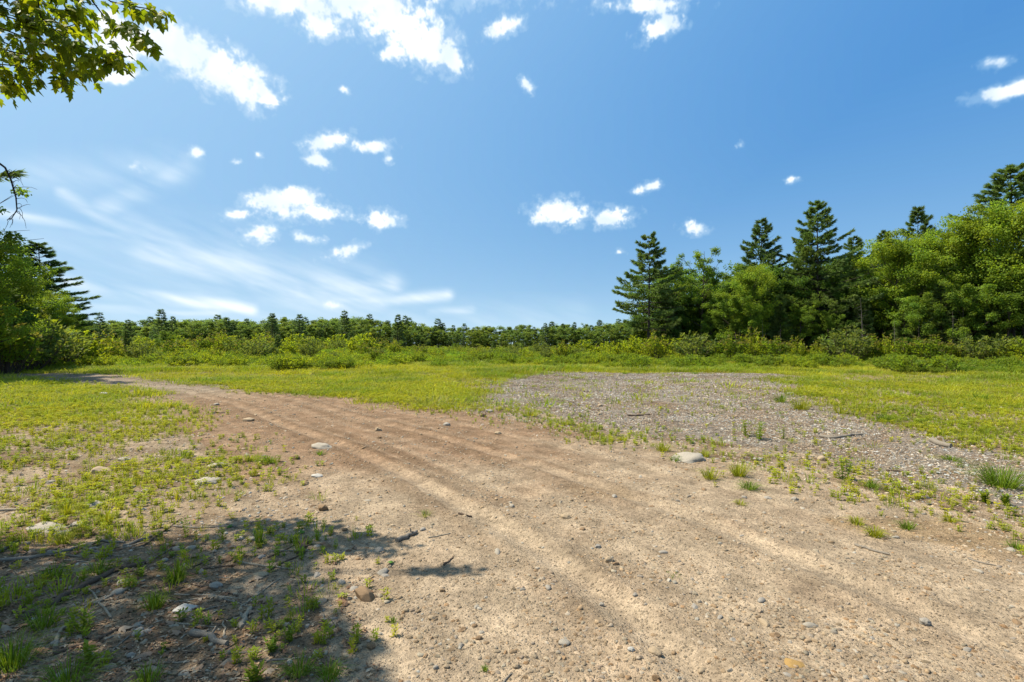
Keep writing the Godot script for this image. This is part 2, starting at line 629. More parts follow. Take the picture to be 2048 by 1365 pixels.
func bend(a: Vector3, b: Vector3, sag: Vector3, n: int) -> PackedVector3Array:
	var out := PackedVector3Array()
	for i in n + 1:
		var t := float(i) / n
		out.append(a.lerp(b, t) + sag * 4.0 * t * (1.0 - t))
	return out

func taper(r0: float, r1: float, n: int) -> PackedFloat32Array:
	var out := PackedFloat32Array()
	for i in n + 1:
		out.append(lerpf(r0, r1, float(i) / n))
	return out

func trunk_line(h: float, wander: float, n := 8) -> PackedVector3Array:
	var out := PackedVector3Array()
	var a := rr(0, TAU)
	for i in n + 1:
		var t := float(i) / n
		out.append(Vector3(cos(a + t * 2.0) * wander * t, h * t - (0.25 if i == 0 else 0.0), sin(a + t * 2.6) * wander * t))
	return out

func along_line(pts: PackedVector3Array, t: float) -> Vector3:
	var f := clampf(t, 0.0, 1.0) * (pts.size() - 1)
	var i := mini(int(f), pts.size() - 2)
	return pts[i].lerp(pts[i + 1], f - i)

# [trunk, limbs, foliage] of a tree with broad leaves: boughs rise from the trunk and carry clumps of leaves
func broadleaf(h: float, rad: float, base: float, leaf: float, clusters: int, per: int, col: Color, open := 0.0, bark := Color(0.17, 0.14, 0.11)) -> Array:
	var tk := MB.new(true)
	var lm := MB.new(true)
	var fo := MB.new()
	var line := trunk_line(h * 0.93, h * 0.035)
	var r0 := 0.02 + h * 0.0105
	tk.tube(line, taper(r0, 0.015, line.size() - 1), 7, bark)
	var nb := maxi(5, clusters / 6)
	var turn := rr(0, TAU)
	for b in nb:
		var u := pow((b + 0.3 + 0.5 * rng.randf()) / nb, 0.9)
		var pr := sqrt(maxf(0.03, 1.0 - pow((u - 0.34) / 0.70, 2.0)))
		var a := turn + b * 2.399 + rr(-0.6, 0.6)
		var out := Vector3(cos(a), 0, sin(a))
		var l := rad * pr * rr(0.55, 1.25)
		var from := along_line(line, (base + (0.9 - base) * u * 0.9) / 0.93)
		var rise := minf(l * lerpf(0.25, 1.0, u) + rr(-0.2, 0.5) + h * 0.05, h * rr(0.96, 1.02) - from.y)
		var tip := from + out * l + Vector3.UP * rise
		var bl := bend(from, tip, Vector3(0, -0.07 * l, 0), 5)
		lm.tube(bl, taper(maxf(0.014, r0 * 0.4 * (1.0 - u * 0.6)), 0.008, 5), 5, bark)
		var side := out.cross(Vector3.UP)
		var bt := tint(col, 0.14)
		for c in 6:
			var t := clampf(rr(0.3, 1.06) if c else 1.03, 0.0, 1.06)
			var p := along_line(bl, t) + side * rr(-1, 1) * l * 0.30 + Vector3.UP * rr(-0.10, 0.16) * l + out * maxf(0.0, t - 1.0) * l
			var from2 := along_line(bl, maxf(0.15, t - 0.22))
			lm.tube(bend(from2, p, Vector3.ZERO, 1), taper(0.012, 0.005, 1), 3, bark)
			var cr := rad * rr(0.13, 0.27) * (1.0 - 0.35 * open)
			var flat := rr(0.45, 0.8)
			var ct := tint(bt, 0.12)
			for k in int(per * rr(0.6, 1.3)):
				var d := unit()
				d.y *= flat
				var lp := p + d * cr * pow(rng.randf(), 0.4) * rr(0.8, 1.25)
				var nrm := (unit() * 0.8 + Vector3.UP * 0.75 + d * 0.4).normalized()
				var al := (unit() + d * 0.7 - Vector3.UP * 0.2).normalized()
				al = (al - nrm * al.dot(nrm)).normalized()
				leaf4(fo, lp, al, nrm, leaf * rr(0.65, 1.3), leaf * rr(0.55, 0.85), tint(ct, 0.2))
	return [tk.done(), lm.done(), fo.done()]

func tuft(fo: MB, p: Vector3, d: Vector3, l: float, w: float, k: int, col: Color) -> void:
	for i in k:
		var e := (d + unit() * 0.5).normalized()
		var s := e.cross(unit()).normalized() * w * 0.5
		fo.tri(p - s, p + s, p + e * l * rr(0.7, 1.15), tint(col, 0.2))

# [trunk, limbs, needles] of a white pine; prof gives the crown's half width against height
func pine(h: float, rad: float, base: float, tl: float, per: int, needles: int, col: Color, whorl := 0.55, ragged := 0.3, bare := 0.0) -> Array:
	var tk := MB.new(true)
	var lm := MB.new(true)
	var fo := MB.new()
	var bark := Color(0.15, 0.125, 0.105)
	var line := trunk_line(h * 0.985, h * 0.012, 10)
	var r0 := 0.03 + h * 0.0115
	tk.tube(line, taper(r0, 0.012, line.size() - 1), 8, bark)
	var y := h * base
	while y < h * 0.985:
		var u := (y / h - base) / (1.0 - base)
		var pr := pow(1.0 - u, 0.88) * (0.7 + 0.3 * sm(0.0, 0.2, u)) + 0.04
		var cnt := 5 if u < 0.8 else 4
		var a0 := rr(0, TAU)
		for b in cnt:
			var l := rad * pr * (1.0 + ragged * rr(-1.0, 0.8))
			var a := a0 + TAU * b / cnt + rr(-0.3, 0.3)
			var out := Vector3(cos(a), 0, sin(a))
			var rise := lerpf(-0.04, 0.55, u * u) + rr(-0.1, 0.12)
			var from := along_line(line, (y + rr(-0.2, 0.2)) / (h * 0.985))
			var tip := from + out * l + Vector3.UP * l * (rise + 0.12)
			var bl := bend(from, tip, Vector3(0, -0.07 * l, 0), 4)
			lm.tube(bl, taper(maxf(0.012, r0 * 0.26 * (1.0 - u * 0.7)), 0.006, 4), 4, bark)
			if rng.randf() < bare * (1.0 - u):
				continue
			var ct := tint(col, 0.14)
			var side := out.cross(Vector3.UP)
			var n := maxi(3, int(per * (0.35 + 0.65 * l / rad)))
			for k in n:
				var t := 1.0 - 0.68 * pow(rng.randf(), 1.25)
				var lat := rr(-1.0, 1.0)
				var p := along_line(bl, t) + side * lat * l * 0.30 * (1.12 - t) * 1.5 + Vector3.UP * rr(-0.04, 0.09) * minf(l, 1.5)
				var d := (out * 1.0 + side * lat * 0.9 + Vector3.UP * rr(0.0, 0.5)).normalized()
				tuft(fo, p, d, tl * rr(0.8, 1.25), tl * 0.2, needles, ct)
		y += whorl * rr(0.75, 1.2) * (1.0 - 0.35 * u)
	tuft(fo, Vector3(line[line.size() - 1].x, h * 0.97, line[line.size() - 1].z), Vector3.UP, tl * 1.3, tl * 0.2, needles * 2, col)
	return [tk.done(), lm.done(), fo.done()]

func tree(called: String, parts: Array, leafy: String, label: String, where: Vector3, turn := 0.0, group := "") -> Node3D:
	var t := thing(called, label, "tree", where, turn, group)
	t.set_meta("stem", called)
	var tk := part("trunk", parts[0], M.bark, t)
	part("limbs", parts[1], M.bark, tk)
	part("crown", parts[2], M[leafy], t)
	return t

# [stems, foliage] of a bush
func bush(h: float, rad: float, leaf: float, sprays: int, per: int, col: Color, tips := Color(0, 0, 0), narrow := 0.62, low := 0.25) -> Array:
	var st := MB.new(true)
	var fo := MB.new()
	for i in sprays:
		var a := i * 2.399 + rr(-0.4, 0.4)
		var q := sqrt((i + 0.5) / sprays)
		var foot := Vector3(cos(a) * q * rad * 0.25, -0.06, sin(a) * q * rad * 0.25)
		var hh := h * (1.0 - 0.42 * q * q) * rr(0.7, 1.1)
		var tip := Vector3(cos(a) * q * rad, hh, sin(a) * q * rad) + Vector3(rr(-0.1, 0.1), 0, rr(-0.1, 0.1)) * rad
		var line := bend(foot, tip, Vector3(cos(a), 0.4, sin(a)) * rad * 0.08, 4)
		st.tube(line, taper(0.006 + h * 0.006, 0.003, 4), 4, Color(0.13, 0.10, 0.075))
		var ct := tint(col, 0.18)
		for k in per:
			var t := low + (1.0 - low) * pow(rng.randf(), 0.7)
			var d := unit()
			d.y = absf(d.y) * 0.5
			var p := along_line(line, t) + d * rad * 0.16 * (1.25 - t)
			var al := (d + Vector3.UP * rr(0.0, 0.9)).normalized()
			var nrm := (unit() * 0.7 + Vector3.UP).normalized()
			nrm = (nrm - al * nrm.dot(al)).normalized()
			var cc := tint(ct, 0.2)
			if tips.g > 0.0 and t > 0.93:
				cc = tint(tips, 0.2)
			leaf4(fo, p, al, nrm, leaf * rr(0.7, 1.3), leaf * narrow * rr(0.8, 1.15), cc)
	return [st.done(), fo.done()]

func shrub(called: String, parts: Array, label: String, where: Vector3, group := "", category := "shrub") -> Node3D:
	var t := thing(called, label, category, where, 0.0, group)
	t.set_meta("stem", called)
	part("stems", parts[0], M.wood, t)
	part("foliage", parts[1], M.leaf, t)
	return t

# blades fanning out of one root
func blades(n: int, h: float, spread: float, w: float, droop: float, col: Color, foot := 0.25) -> ArrayMesh:
	var b := MB.new()
	for i in n:
		var a := rr(0, TAU)
		var q := sqrt(rng.randf())
		var o := Vector3(cos(a), 0, sin(a))
		var root := o * q * spread * foot + Vector3(0, -0.012 - 0.04 * h, 0)
		var hh := h * rr(0.45, 1.1)
		var lean := o * spread * q * rr(0.5, 1.1) + Vector3(rr(-1, 1), 0, rr(-1, 1)) * spread * 0.15
		var mid := root + lean * 0.4 + Vector3.UP * hh * 0.62
		var tip := root + lean * 1.1 + Vector3.UP * hh * (1.0 - droop * q)
		var s := Vector3.UP.cross(o + Vector3(rr(-1, 1), 0, rr(-1, 1)) * 0.8).normalized() * w * 0.5
		var c := tint(col, 0.25)
		b.quad(root - s, root + s, mid + s * 0.8, mid - s * 0.8, c)
		b.tri(mid - s * 0.8, mid + s * 0.8, tip, c)
	return b.done()

# a small weed: leaves in whorls round short stems
func weed(stems: int, h: float, leaf: float, col: Color, rows := 4) -> ArrayMesh:
	var b := MB.new()
	for s in stems:
		var a := rr(0, TAU)
		var o := Vector3(cos(a), 0, sin(a)) * (h * rr(0.05, 0.5) if stems > 1 else 0.0)
		var root := Vector3(o.x * 0.3, -0.02, o.z * 0.3)
		var tip := o + Vector3.UP * h * rr(0.7, 1.1)
		var e := Vector3(0.0018, 0, 0.0012)
		b.quad(root - e, root + e, tip + e * 0.6, tip - e * 0.6, tint(col, 0.2))
		for r in rows:
			var t := (r + 0.7) / rows
			var p := root.lerp(tip, t)
			for k in 3:
				var aa := a + r * 1.9 + k * 2.1 + rr(-0.3, 0.3)
				var al := Vector3(cos(aa), rr(0.1, 0.9), sin(aa)).normalized()
				var nr := (Vector3.UP + unit() * 0.3).normalized()
				nr = (nr - al * nr.dot(al)).normalized()
				leaf4(b, p, al, nr, leaf * rr(0.7, 1.2), leaf * rr(0.32, 0.45), tint(col, 0.22))
	return b.done()

# ------------------------------------------------------------------ stones, sticks
func stone_mesh(sd: int, flat: float, lumpy: float, fine: bool, angular := 0.0) -> ArrayMesh:
	var ph := (1.0 + sqrt(5.0)) / 2.0
	var p: Array[Vector3] = []
	for q in [[-1, ph, 0], [1, ph, 0], [-1, -ph, 0], [1, -ph, 0], [0, -1, ph], [0, 1, ph], [0, -1, -ph], [0, 1, -ph], [ph, 0, -1], [ph, 0, 1], [-ph, 0, -1], [-ph, 0, 1]]:
		p.append(Vector3(q[0], q[1], q[2]).normalized())
	var f := [[0, 11, 5], [0, 5, 1], [0, 1, 7], [0, 7, 10], [0, 10, 11], [1, 5, 9], [5, 11, 4], [11, 10, 2], [10, 7, 6], [7, 1, 8], [3, 9, 4], [3, 4, 2], [3, 2, 6], [3, 6, 8], [3, 8, 9], [4, 9, 5], [2, 4, 11], [6, 2, 10], [8, 6, 7], [9, 8, 1]]
	for level in (3 if fine else 1):
		var g := []
		var mids := {}
		for t in f:
			var m := []
			for e in 3:
				var a: int = t[e]
				var b: int = t[(e + 1) % 3]
				var key := Vector2i(mini(a, b), maxi(a, b))
				if not mids.has(key):
					mids[key] = p.size()
					p.append(((p[a] + p[b]) * 0.5).normalized())
				m.append(mids[key])
			g.append([t[0], m[0], m[2]]); g.append([t[1], m[1], m[0]]); g.append([t[2], m[2], m[1]]); g.append([m[0], m[1], m[2]])
		f = g
	var fn := FastNoiseLite.new()
	fn.seed = sd
	fn.frequency = 0.75
	fn.fractal_octaves = 4 if fine else 2
	var cuts: Array[Vector3] = []
	var r2 := RandomNumberGenerator.new()
	r2.seed = sd * 17 + 3
	for k in 7:
		cuts.append(Vector3(r2.randf_range(-1, 1), r2.randf_range(-0.4, 1), r2.randf_range(-1, 1)).normalized())
	var out := PackedVector3Array()
	for q in p:
		var k := 1.0 + lumpy * fn.get_noise_3d(q.x, q.y, q.z)
		var v := q * k
		if angular > 0.0:
			for c in cuts:
				var over := v.dot(c) - (1.0 - angular)
				if over > 0.0:
					v -= c * over * 0.9
		out.append(Vector3(v.x, v.y * flat, v.z * (0.72 + 0.2 * fn.get_noise_1d(sd))))
	var nr := PackedVector3Array()
	nr.resize(out.size())
	var idx := PackedInt32Array()
	for t in f:
		var k: Vector3 = (out[t[1]] - out[t[0]]).cross(out[t[2]] - out[t[0]])
		if k.dot(out[t[0]]) < 0.0:
			k = -k
			idx.append(t[0]); idx.append(t[1]); idx.append(t[2])
		else:
			idx.append(t[0]); idx.append(t[2]); idx.append(t[1])
		for e in 3:
			nr[t[e]] += k
	for i in nr.size():
		nr[i] = nr[i].normalized()
	var arr := []
	arr.resize(Mesh.ARRAY_MAX)
	arr[Mesh.ARRAY_VERTEX] = out
	if angular <= 0.0 or fine:
		arr[Mesh.ARRAY_NORMAL] = nr
	arr[Mesh.ARRAY_INDEX] = idx
	var m := ArrayMesh.new()
	m.add_surface_from_arrays(Mesh.PRIMITIVE_TRIANGLES, arr)
	return m

func toned(base: StandardMaterial3D, lin: Color) -> StandardMaterial3D:
	var m: StandardMaterial3D = base.duplicate()
	m.albedo_color = lin.linear_to_srgb()
	return m

func stick(px: Array, thick: float, col: Color, label: String, lift := 0.6, group := "", called := "stick") -> void:
	var pts := PackedVector3Array()
	var far := 0.0
	for i in range(0, px.size(), 2):
		var g := gp(px[i], px[i + 1])
		pts.append(g)
		far = maxf(far, -g.z)
	stick3(pts, thick * far / F * 0.5, col, label, lift, group, called)

func stick3(pts: PackedVector3Array, r: float, col: Color, label: String, lift: float, group: String, called: String) -> void:
	var o := pts[0].lerp(pts[pts.size() - 1], 0.5)
	var base := on(o)
	var fine := PackedVector3Array()
	var rad := PackedFloat32Array()
	var n := maxi(6, (pts.size() - 1) * 3)
	for i in n + 1:
		var t := float(i) / n
		var p := on(along_line(pts, t)) + Vector3(n2.get_noise_1d(i * 9.0 + o.x * 50.0), 0, n2.get_noise_1d(i * 9.0 + 300.0 + o.z * 50.0)) * r * 2.0
		p.y += r * lift
		fine.append(p - base)
		rad.append(r * lerpf(1.05, 0.72, t) * (1.0 + 0.18 * n2.get_noise_1d(i * 31.0 + o.x * 80.0)))
	var b := MB.new(true)
	b.tube(fine, rad, 8, col, true)
	for k in 2:      # stubs where side twigs broke off
		if r * F / -o.z < 4.5:
			break
		var i := 1 + rng.randi() % (n - 1)
		var d := (unit() + Vector3.UP).normalized()
		b.tube(PackedVector3Array([fine[i], fine[i] + d * r * 2.6]), PackedFloat32Array([r * 0.45, r * 0.22]), 5, col, true)
	var s := single(called, b.done(), M.wood, label, "stick", group)
	s.position = base

# ------------------------------------------------------------------ the maple whose boughs hang into the picture
func maple_leaf(b: MB, xf: Transform3D, col: Color, curl: float) -> void:
	var half := [Vector2(0.0, 0.0), Vector2(0.16, -0.06), Vector2(0.36, 0.14), Vector2(0.26, 0.26), Vector2(0.54, 0.60), Vector2(0.22, 0.56), Vector2(0.20, 0.74), Vector2(0.0, 1.06)]
	var mid := xf * Vector3(0, 0.40, 0.03)
	for s in [-1.0, 1.0]:
		for i in half.size() - 1:
			var p: Vector2 = half[i]
			var q: Vector2 = half[i + 1]
			var a := xf * Vector3(p.x * s, p.y, -curl * (absf(p.x) * 0.55 + p.y * p.y * 0.3))
			var c := xf * Vector3(q.x * s, q.y, -curl * (absf(q.x) * 0.55 + q.y * q.y * 0.3))
			b.tri(mid, a, c, col)
	var st := xf * Vector3(0.015, 0, 0)
	b.tri(xf * Vector3(-0.015, 0, 0), st, xf * Vector3(0, -0.55, 0.12), Color(0.22, 0.10, 0.04))

func hang(out: Vector3) -> Basis:                       # y along the leaf, z its upper side
	var al := (out * rr(0.4, 1.0) + Vector3.DOWN * rr(0.25, 1.1) + unit() * 0.45).normalized()
	var up := (Vector3.UP + unit() * 0.55 - SUN_GOES * 0.3)
	up = (up - al * up.dot(al)).normalized()
	return Basis(al.cross(up), al, up)

func build_maple() -> void:
	var foot := Vector3(-7.6, 0.0, -4.1)
	foot = on(foot)
	var t := thing("maple_tree", "maple tree whose bough of broad lobed leaves hangs into the sky", "tree", foot)
	var bark := Color(0.07, 0.055, 0.045)
	var tk := MB.new(true)
	var line := PackedVector3Array([Vector3(0, -0.3, 0), Vector3(0.05, 1.0, 0.02), Vector3(0.12, 2.4, -0.05), Vector3(0.1, 4.0, -0.02), Vector3(0.3, 6.0, 0.1), Vector3(0.4, 8.6, 0.2)])
	tk.tube(line, PackedFloat32Array([0.2, 0.155, 0.13, 0.11, 0.075, 0.02]), 10, bark)
	var trunk := part("trunk", tk.done(), M.bark, t)
	var lm := MB.new(true)
	var crown := MB.new()
	var greens := [Color(0.17, 0.24, 0.018), Color(0.22, 0.30, 0.02), Color(0.30, 0.35, 0.022), Color(0.13, 0.20, 0.02)]
	var shapes := []
	for k in 8:
		var b := MB.new()
		maple_leaf(b, Transform3D(), greens[k % 4], 0.25 + 0.09 * k)
		shapes.append(b.done())
	var twigs := [   # pixel, pixel, metres ahead
		[4.7, -90, -70, 32, 0, 48, 42, 55, 78], [4.5, 60, -90, 76, 30, 110, 62, 150, 88, 205, 104, 258, 112], [4.05, 150, -70, 181, 0, 205, 31, 233, 48, 274, 62, 306, 92], [4.1, 140, -60, 217, 0, 250, 8, 290, 14, 330, 36],
		[5.0, -90, 40, 20, 90, 80, 125, 138, 165], [5.0, -90, 100, 0, 140, 26, 160, 12, 188], [4.8, -60, 10, 60, 46, 130, 52, 172, 36], [4.6, 20, -40, 100, 16, 168, 20], [4.9, -90, 70, 30, 104, 110, 118, 178, 142],
		[4.6, -40, 40, 60, 78, 130, 100, 196, 116, 240, 128], [4.8, -90, -20, 20, 18, 90, 30], [5.0, -70, 120, 30, 130, 70, 140], [4.5, 30, -60, 120, -10, 190, 8],
	]
	var n_leaf := 0
	for w in twigs:
		var pts := PackedVector3Array()
		for i in range(1, w.size(), 2):
			pts.append(at(w[i], w[i + 1], w[0]) - foot)
		lm.tube(pts, taper(0.007, 0.003, pts.size() - 1), 5, bark)
		var root := along_line(line, clampf((pts[0].y - 1.3) / 8.6, 0.25, 0.9))
		lm.tube(bend(root, pts[0], Vector3(0, 0.25, 0), 5), taper(0.016, 0.007, 5), 5, bark)
		var length := 0.0
		for i in pts.size() - 1:
			length += pts[i].distance_to(pts[i + 1])
		var slim: bool = w[0] < 4.2
		var n := int(length * (42.0 if slim else 62.0))
		for i in n:
			var u := lerpf(0.42 if slim else 0.12, 1.0, pow((i + rng.randf()) / n, 0.85))
			var out := unit()
			out.y *= 0.7
			var p := along_line(pts, u) + out * rr(0.03, 0.10 if slim else 0.19)
			var size := rr(0.065, 0.115)
			var xf := Transform3D(hang((out + (pts[pts.size() - 1] - pts[0]).normalized() * 0.6).normalized()).scaled(Vector3.ONE * size), p)
			if n_leaf < 300 and (p + foot).x > (p + foot).z * 1.02:
				var o := part("leaf", shapes[rng.randi() % 8], M.maple, t)
				o.transform = xf
				n_leaf += 1
			else:
				maple_leaf(crown, xf, tint(greens[rng.randi() % 4], 0.15), rr(0.2, 0.9))
	# the rest of the crown, beside and above the camera's view: it throws the dappled shade
	for k in 290:
		var d := unit() * pow(rng.randf(), 0.4)
		var c := Vector3(-7.0 + d.x * 3.2, 6.0 + d.y * 2.7, -3.3 + d.z * 3.2)
		var from := along_line(line, clampf((c.y - 1.6) / 8.6, 0.3, 0.97))
		var used := false
		for i in 44:
			var e := unit() * pow(rng.randf(), 0.4)
			var p := c + Vector3(e.x * 0.33, e.y * 0.22, e.z * 0.33)
			if p.z < -0.2:
				var px := CX - F * p.x / p.z
				var py := HY + F * (p.y - EYE) / p.z
				if px > -25.0 and px < 2080.0 and py > -25.0:
					continue
			var g := p + SUN_GOES * (p.y / -SUN_GOES.y)
			if g.z < -0.5:
				var gx2 := CX - F * g.x / g.z
				var gy2 := HY - EYE * F / g.z
				if gx2 > -200.0 and gy2 < 1092.0 - 0.05 * gx2 + 30.0 * n2.get_noise_1d(gx2):
					continue
				if gx2 > lerpf(600.0, 790.0, (gy2 - 1060.0) / 300.0) + 60.0 * n2.get_noise_1d(gy2 * 1.5):
					continue
			elif g.x > -0.2:
				continue
			used = true
			maple_leaf(crown, Transform3D(hang(e).scaled(Vector3.ONE * rr(0.08, 0.13)), p - foot), tint(greens[rng.randi() % 4], 0.15), rr(0.2, 0.9))
		if used:
			lm.tube(bend(from, c - foot, Vector3(0, 0.2, 0), 4), taper(0.02, 0.005, 4), 4, bark)
	part("limbs", lm.done(), M.bark, trunk)
	part("foliage", crown.done(), M.maple, t).set_meta("kind", "stuff")

# ------------------------------------------------------------------ woods
func sized(proto: Node3D, h0: float, px: float, d: float, top: float, wide: float, label: String, group := "", turn := -1.0) -> Node3D:
	var where := on(Vector3((px - CX) / F * d, 0, -d))
	var h := EYE + (HY - top) / F * d - where.y
	var k := h / h0
	return copy_of(proto, where, rr(0, TAU) if turn < 0.0 else turn, Vector3(k * wide, k, k * wide), label, group)

func build_woods() -> void:
	var dark := Color(0.155, 0.22, 0.062)
	var blue := Color(0.13, 0.195, 0.064)
	var lime := Color(0.225, 0.32, 0.036)
	var mid := Color(0.17, 0.27, 0.038)
	var deep := Color(0.12, 0.205, 0.036)
	# prototypes, each used in place as the first of its kind
	var tall := tree("pine_tree", pine(17.0, 5.9, 0.20, 0.38, 100, 8, dark, 0.78, 0.38, 0.14), "needle", "tallest white pine with two trunks showing under its crown, broad tiers", Vector3.ZERO)
	var tall2 := tree("pine_tree", pine(15.0, 4.6, 0.16, 0.38, 82, 8, blue, 0.70, 0.36, 0.10), "needle", "narrow white pine rising behind the bright green birches", Vector3.ZERO)
	var lone := tree("pine_tree", pine(13.4, 4.7, 0.26, 0.36, 92, 8, dark, 0.70, 0.38, 0.34), "needle", "white pine at the open end of the wood with bare lower limbs", Vector3.ZERO)
	var young := tree("pine_tree", pine(8.0, 2.1, 0.08, 0.36, 30, 8, dark, 0.42, 0.25, 0.0), "needle", "young bushy pine low in the wood edge", Vector3.ZERO)
	var full := tree("broadleaf_tree", broadleaf(11.0, 3.4, 0.2, 0.16, 170, 165, lime), "leaf", "dense bright green broadleaf tree in the wood edge", Vector3.ZERO)
	var small := tree("broadleaf_tree", broadleaf(7.5, 2.4, 0.14, 0.15, 100, 140, mid), "leaf", "small green broadleaf tree in the wood edge", Vector3.ZERO)
	var shady := tree("broadleaf_tree", broadleaf(8.5, 2.6, 0.12, 0.17, 120, 130, deep), "leaf", "dark green broadleaf tree filling the wood edge", Vector3.ZERO)
	var open := tree("broadleaf_tree", broadleaf(12.5, 2.6, 0.2, 0.15, 130, 90, mid, 0.75), "leaf", "slender open crowned tree with upright twigs beside the end pine", Vector3.ZERO)
	var hs := {tall: 17.0, tall2: 15.0, lone: 13.4, young: 8.0, full: 11.0, small: 7.5, shady: 8.5, open: 12.5}
	var edge := "trees along the edge of the wood"
	var used := {}
	var rows := [
		[lone, 1297, 55, 470, 1.0, "white pine at the open end of the wood with bare lower limbs"],
		[open, 1402, 57, 488, 1.0, "slender open crowned tree with upright twigs beside the end pine"],
		[open, 1350, 59, 515, 0.8, "thin half bare tree tucked behind the end pine"],
		[tall2, 1521, 58, 440, 0.95, "pointed white pine rising behind a bright green broadleaf tree"],
		[full, 1502, 53, 535, 0.85, "bright green broadleaf tree in front of the pointed pine"],
		[tall, 1638, 55, 404, 1.0, "tallest white pine of the wood with a broad tiered crown"],
		[tall2, 1612, 56.5, 462, 0.9, "white pine leaning its crown into the tallest pine"],
		[tall2, 1712, 58, 474, 1.0, "dark pine on the shaded side of the tallest pine"],
		[tall2, 1838, 59, 414, 0.85, "pine whose tip rises alone above the bright broadleaf trees"],
		[tall2, 1772, 57, 462, 0.9, "short pine showing its tip beside bright broadleaf crowns"],
		[full, 1795, 51, 478, 0.95, "wide bright green broadleaf tree below the lone pine tip"],
		[full, 1886, 50, 470, 0.9, "bright green broadleaf tree beside a low young pine"],
		[full, 1952, 48.5, 430, 0.8, "broadleaf tree standing under the boughs of the end pine giant"],
		[tall, 2022, 50, 338, 1.3, "huge white pine with long level boughs above broadleaf trees"],
		[full, 2050, 46, 405, 0.9, "broadleaf tree in front of the huge white pine"],
	]
	for r in rows:
		var p: Node3D = r[0]
		var o: Node3D
		if not used.has(p):
			used[p] = true
			o = p
			var where := on(Vector3((r[1] - CX) / F * r[2], 0, -r[2]))
			var k: float = (EYE + (HY - r[3]) / F * r[2] - where.y) / hs[p]
			o.position = where
			o.scale = Vector3(k * r[4], k, k * r[4])
			o.rotation.y = rr(0, TAU)
			o.set_meta("label", r[5])
			o.set_meta("group", edge)
		else:
			sized(p, hs[p], r[1], r[2], r[3], r[4], r[5], edge)
	var fill := "smaller trees filling the edge of the wood"
	var n_young := 0
	for r in [[young, 1330, 57, 585, 1.0], [young, 1725, 51.5, 596, 0.9], [young, 1884, 47.5, 566, 0.95], [young, 1985, 46.5, 590, 0.9], [young, 1560, 52.5, 596, 0.9], [young, 1460, 54, 610, 0.9], [young, 1275, 60, 640, 1.0], [young, 1810, 49, 610, 0.9]]:
		var o: Node3D
		if not used.has(young):
			used[young] = true
			var where := on(Vector3((r[1] - CX) / F * r[2], 0, -r[2]))
			var k: float = (EYE + (HY - r[3]) / F * r[2]) / 8.0
			young.position = where
			young.scale = Vector3(k, k, k)
			o = young
		else:
			o = sized(young, 8.0, r[1], r[2], r[3], r[4], "")
		o.set_meta("label", "young bushy pine low in the wood " + ["behind the open end pine", "beside the bare grey sapling below the dark pine", "in front of the brightest broadleaf crowns", "at the foot of the huge white pine", "between bright broadleaf trees near the pointed pine", "under the slender open tree", "standing alone just outside the end pine", "under the short pine tip"][n_young])
		n_young += 1
		o.set_meta("group", fill)
	for r in [[small, 1470, 52.5, 592, 0.9], [shady, 1345, 58, 590, 0.9], [shady, 1376, 59, 600, 0.9], [shady, 1432, 59.5, 575, 0.9], [shady, 1590, 55, 560, 0.9], [small, 1655, 51.5, 628, 0.9], [small, 1600, 51.5, 610, 0.9], [shady, 1690, 54, 560, 1.0], [small, 1840, 47.5, 590, 0.9], [shady, 1765, 52, 585, 1.0], [small, 1925, 46.5, 570, 0.9], [shady, 1945, 49, 560, 1.0], [small, 2015, 45.5, 556, 1.0], [shady, 2080, 46, 540, 1.1], [shady, 1545, 56, 540, 0.9], [small, 1420, 54, 630, 0.8], [shady, 1310, 59, 650, 0.9]]:
		var p: Node3D = r[0]
		var o: Node3D
		if not used.has(p):
			used[p] = true
			var where := on(Vector3((r[1] - CX) / F * r[2], 0, -r[2]))
			var k: float = (EYE + (HY - r[3]) / F * r[2]) / hs[p]
			p.position = where
			p.scale = Vector3(k, k, k)
			o = p
		else:
			o = sized(p, hs[p], r[1], r[2], r[3], r[4], "")
		o.set_meta("label", "small mid green broadleaf tree at the foot of the wood" if p == small else "dark green broadleaf tree filling the shade between pine trunks")
		o.set_meta("group", fill)
	var inner := "trees deeper inside the wood"
	for i in 46:
		var px := 1300.0 + i * 20.0 + rr(-8, 8)
		var d := 62.0 + 7.0 * (i % 3) + rr(-2, 2)
		var p: Node3D = [shady, tall2, shady, small][i % 4]
		var top := lerpf(560.0, 500.0, (px - 1300.0) / 900.0) + rr(-15, 45)
		sized(p, hs[p], px, d, top, 1.15, "pine standing deep inside the wood" if p == tall2 else "broadleaf tree standing deep inside the wood", inner)
	for i in 16:
		var d := rr(52.0, 95.0)
		var o := sized(small if i % 2 else young, 7.5 if i % 2 else 8.0, [250, 330, 420, 480, 560, 640, 700, 790, 830, 900, 980, 1040, 1110, 1180, 1230, 380][i] + rr(-12, 12), d, rr(660, 684) if i < 8 else rr(680, 688), 1.15, "young broadleaf tree standing in the overgrown field" if i % 2 else "young pine standing in the overgrown field", "young trees in the overgrown field")
	# dead saplings
	var b := MB.new(true)
	var line := trunk_line(6.0, 0.12)
	b.tube(line, taper(0.05, 0.01, 8), 6, Color(0.34, 0.30, 0.26))
	for k in 26:
		var p := along_line(line, rr(0.15, 0.95))
		var d := (unit() + Vector3.UP * 0.1).normalized()
		d.y *= 0.4
		b.tube(bend(p, p + d * rr(0.4, 1.1), Vector3(0, -0.05, 0), 2), taper(0.012, 0.003, 2), 3, Color(0.30, 0.27, 0.24))
	var dm := b.done()
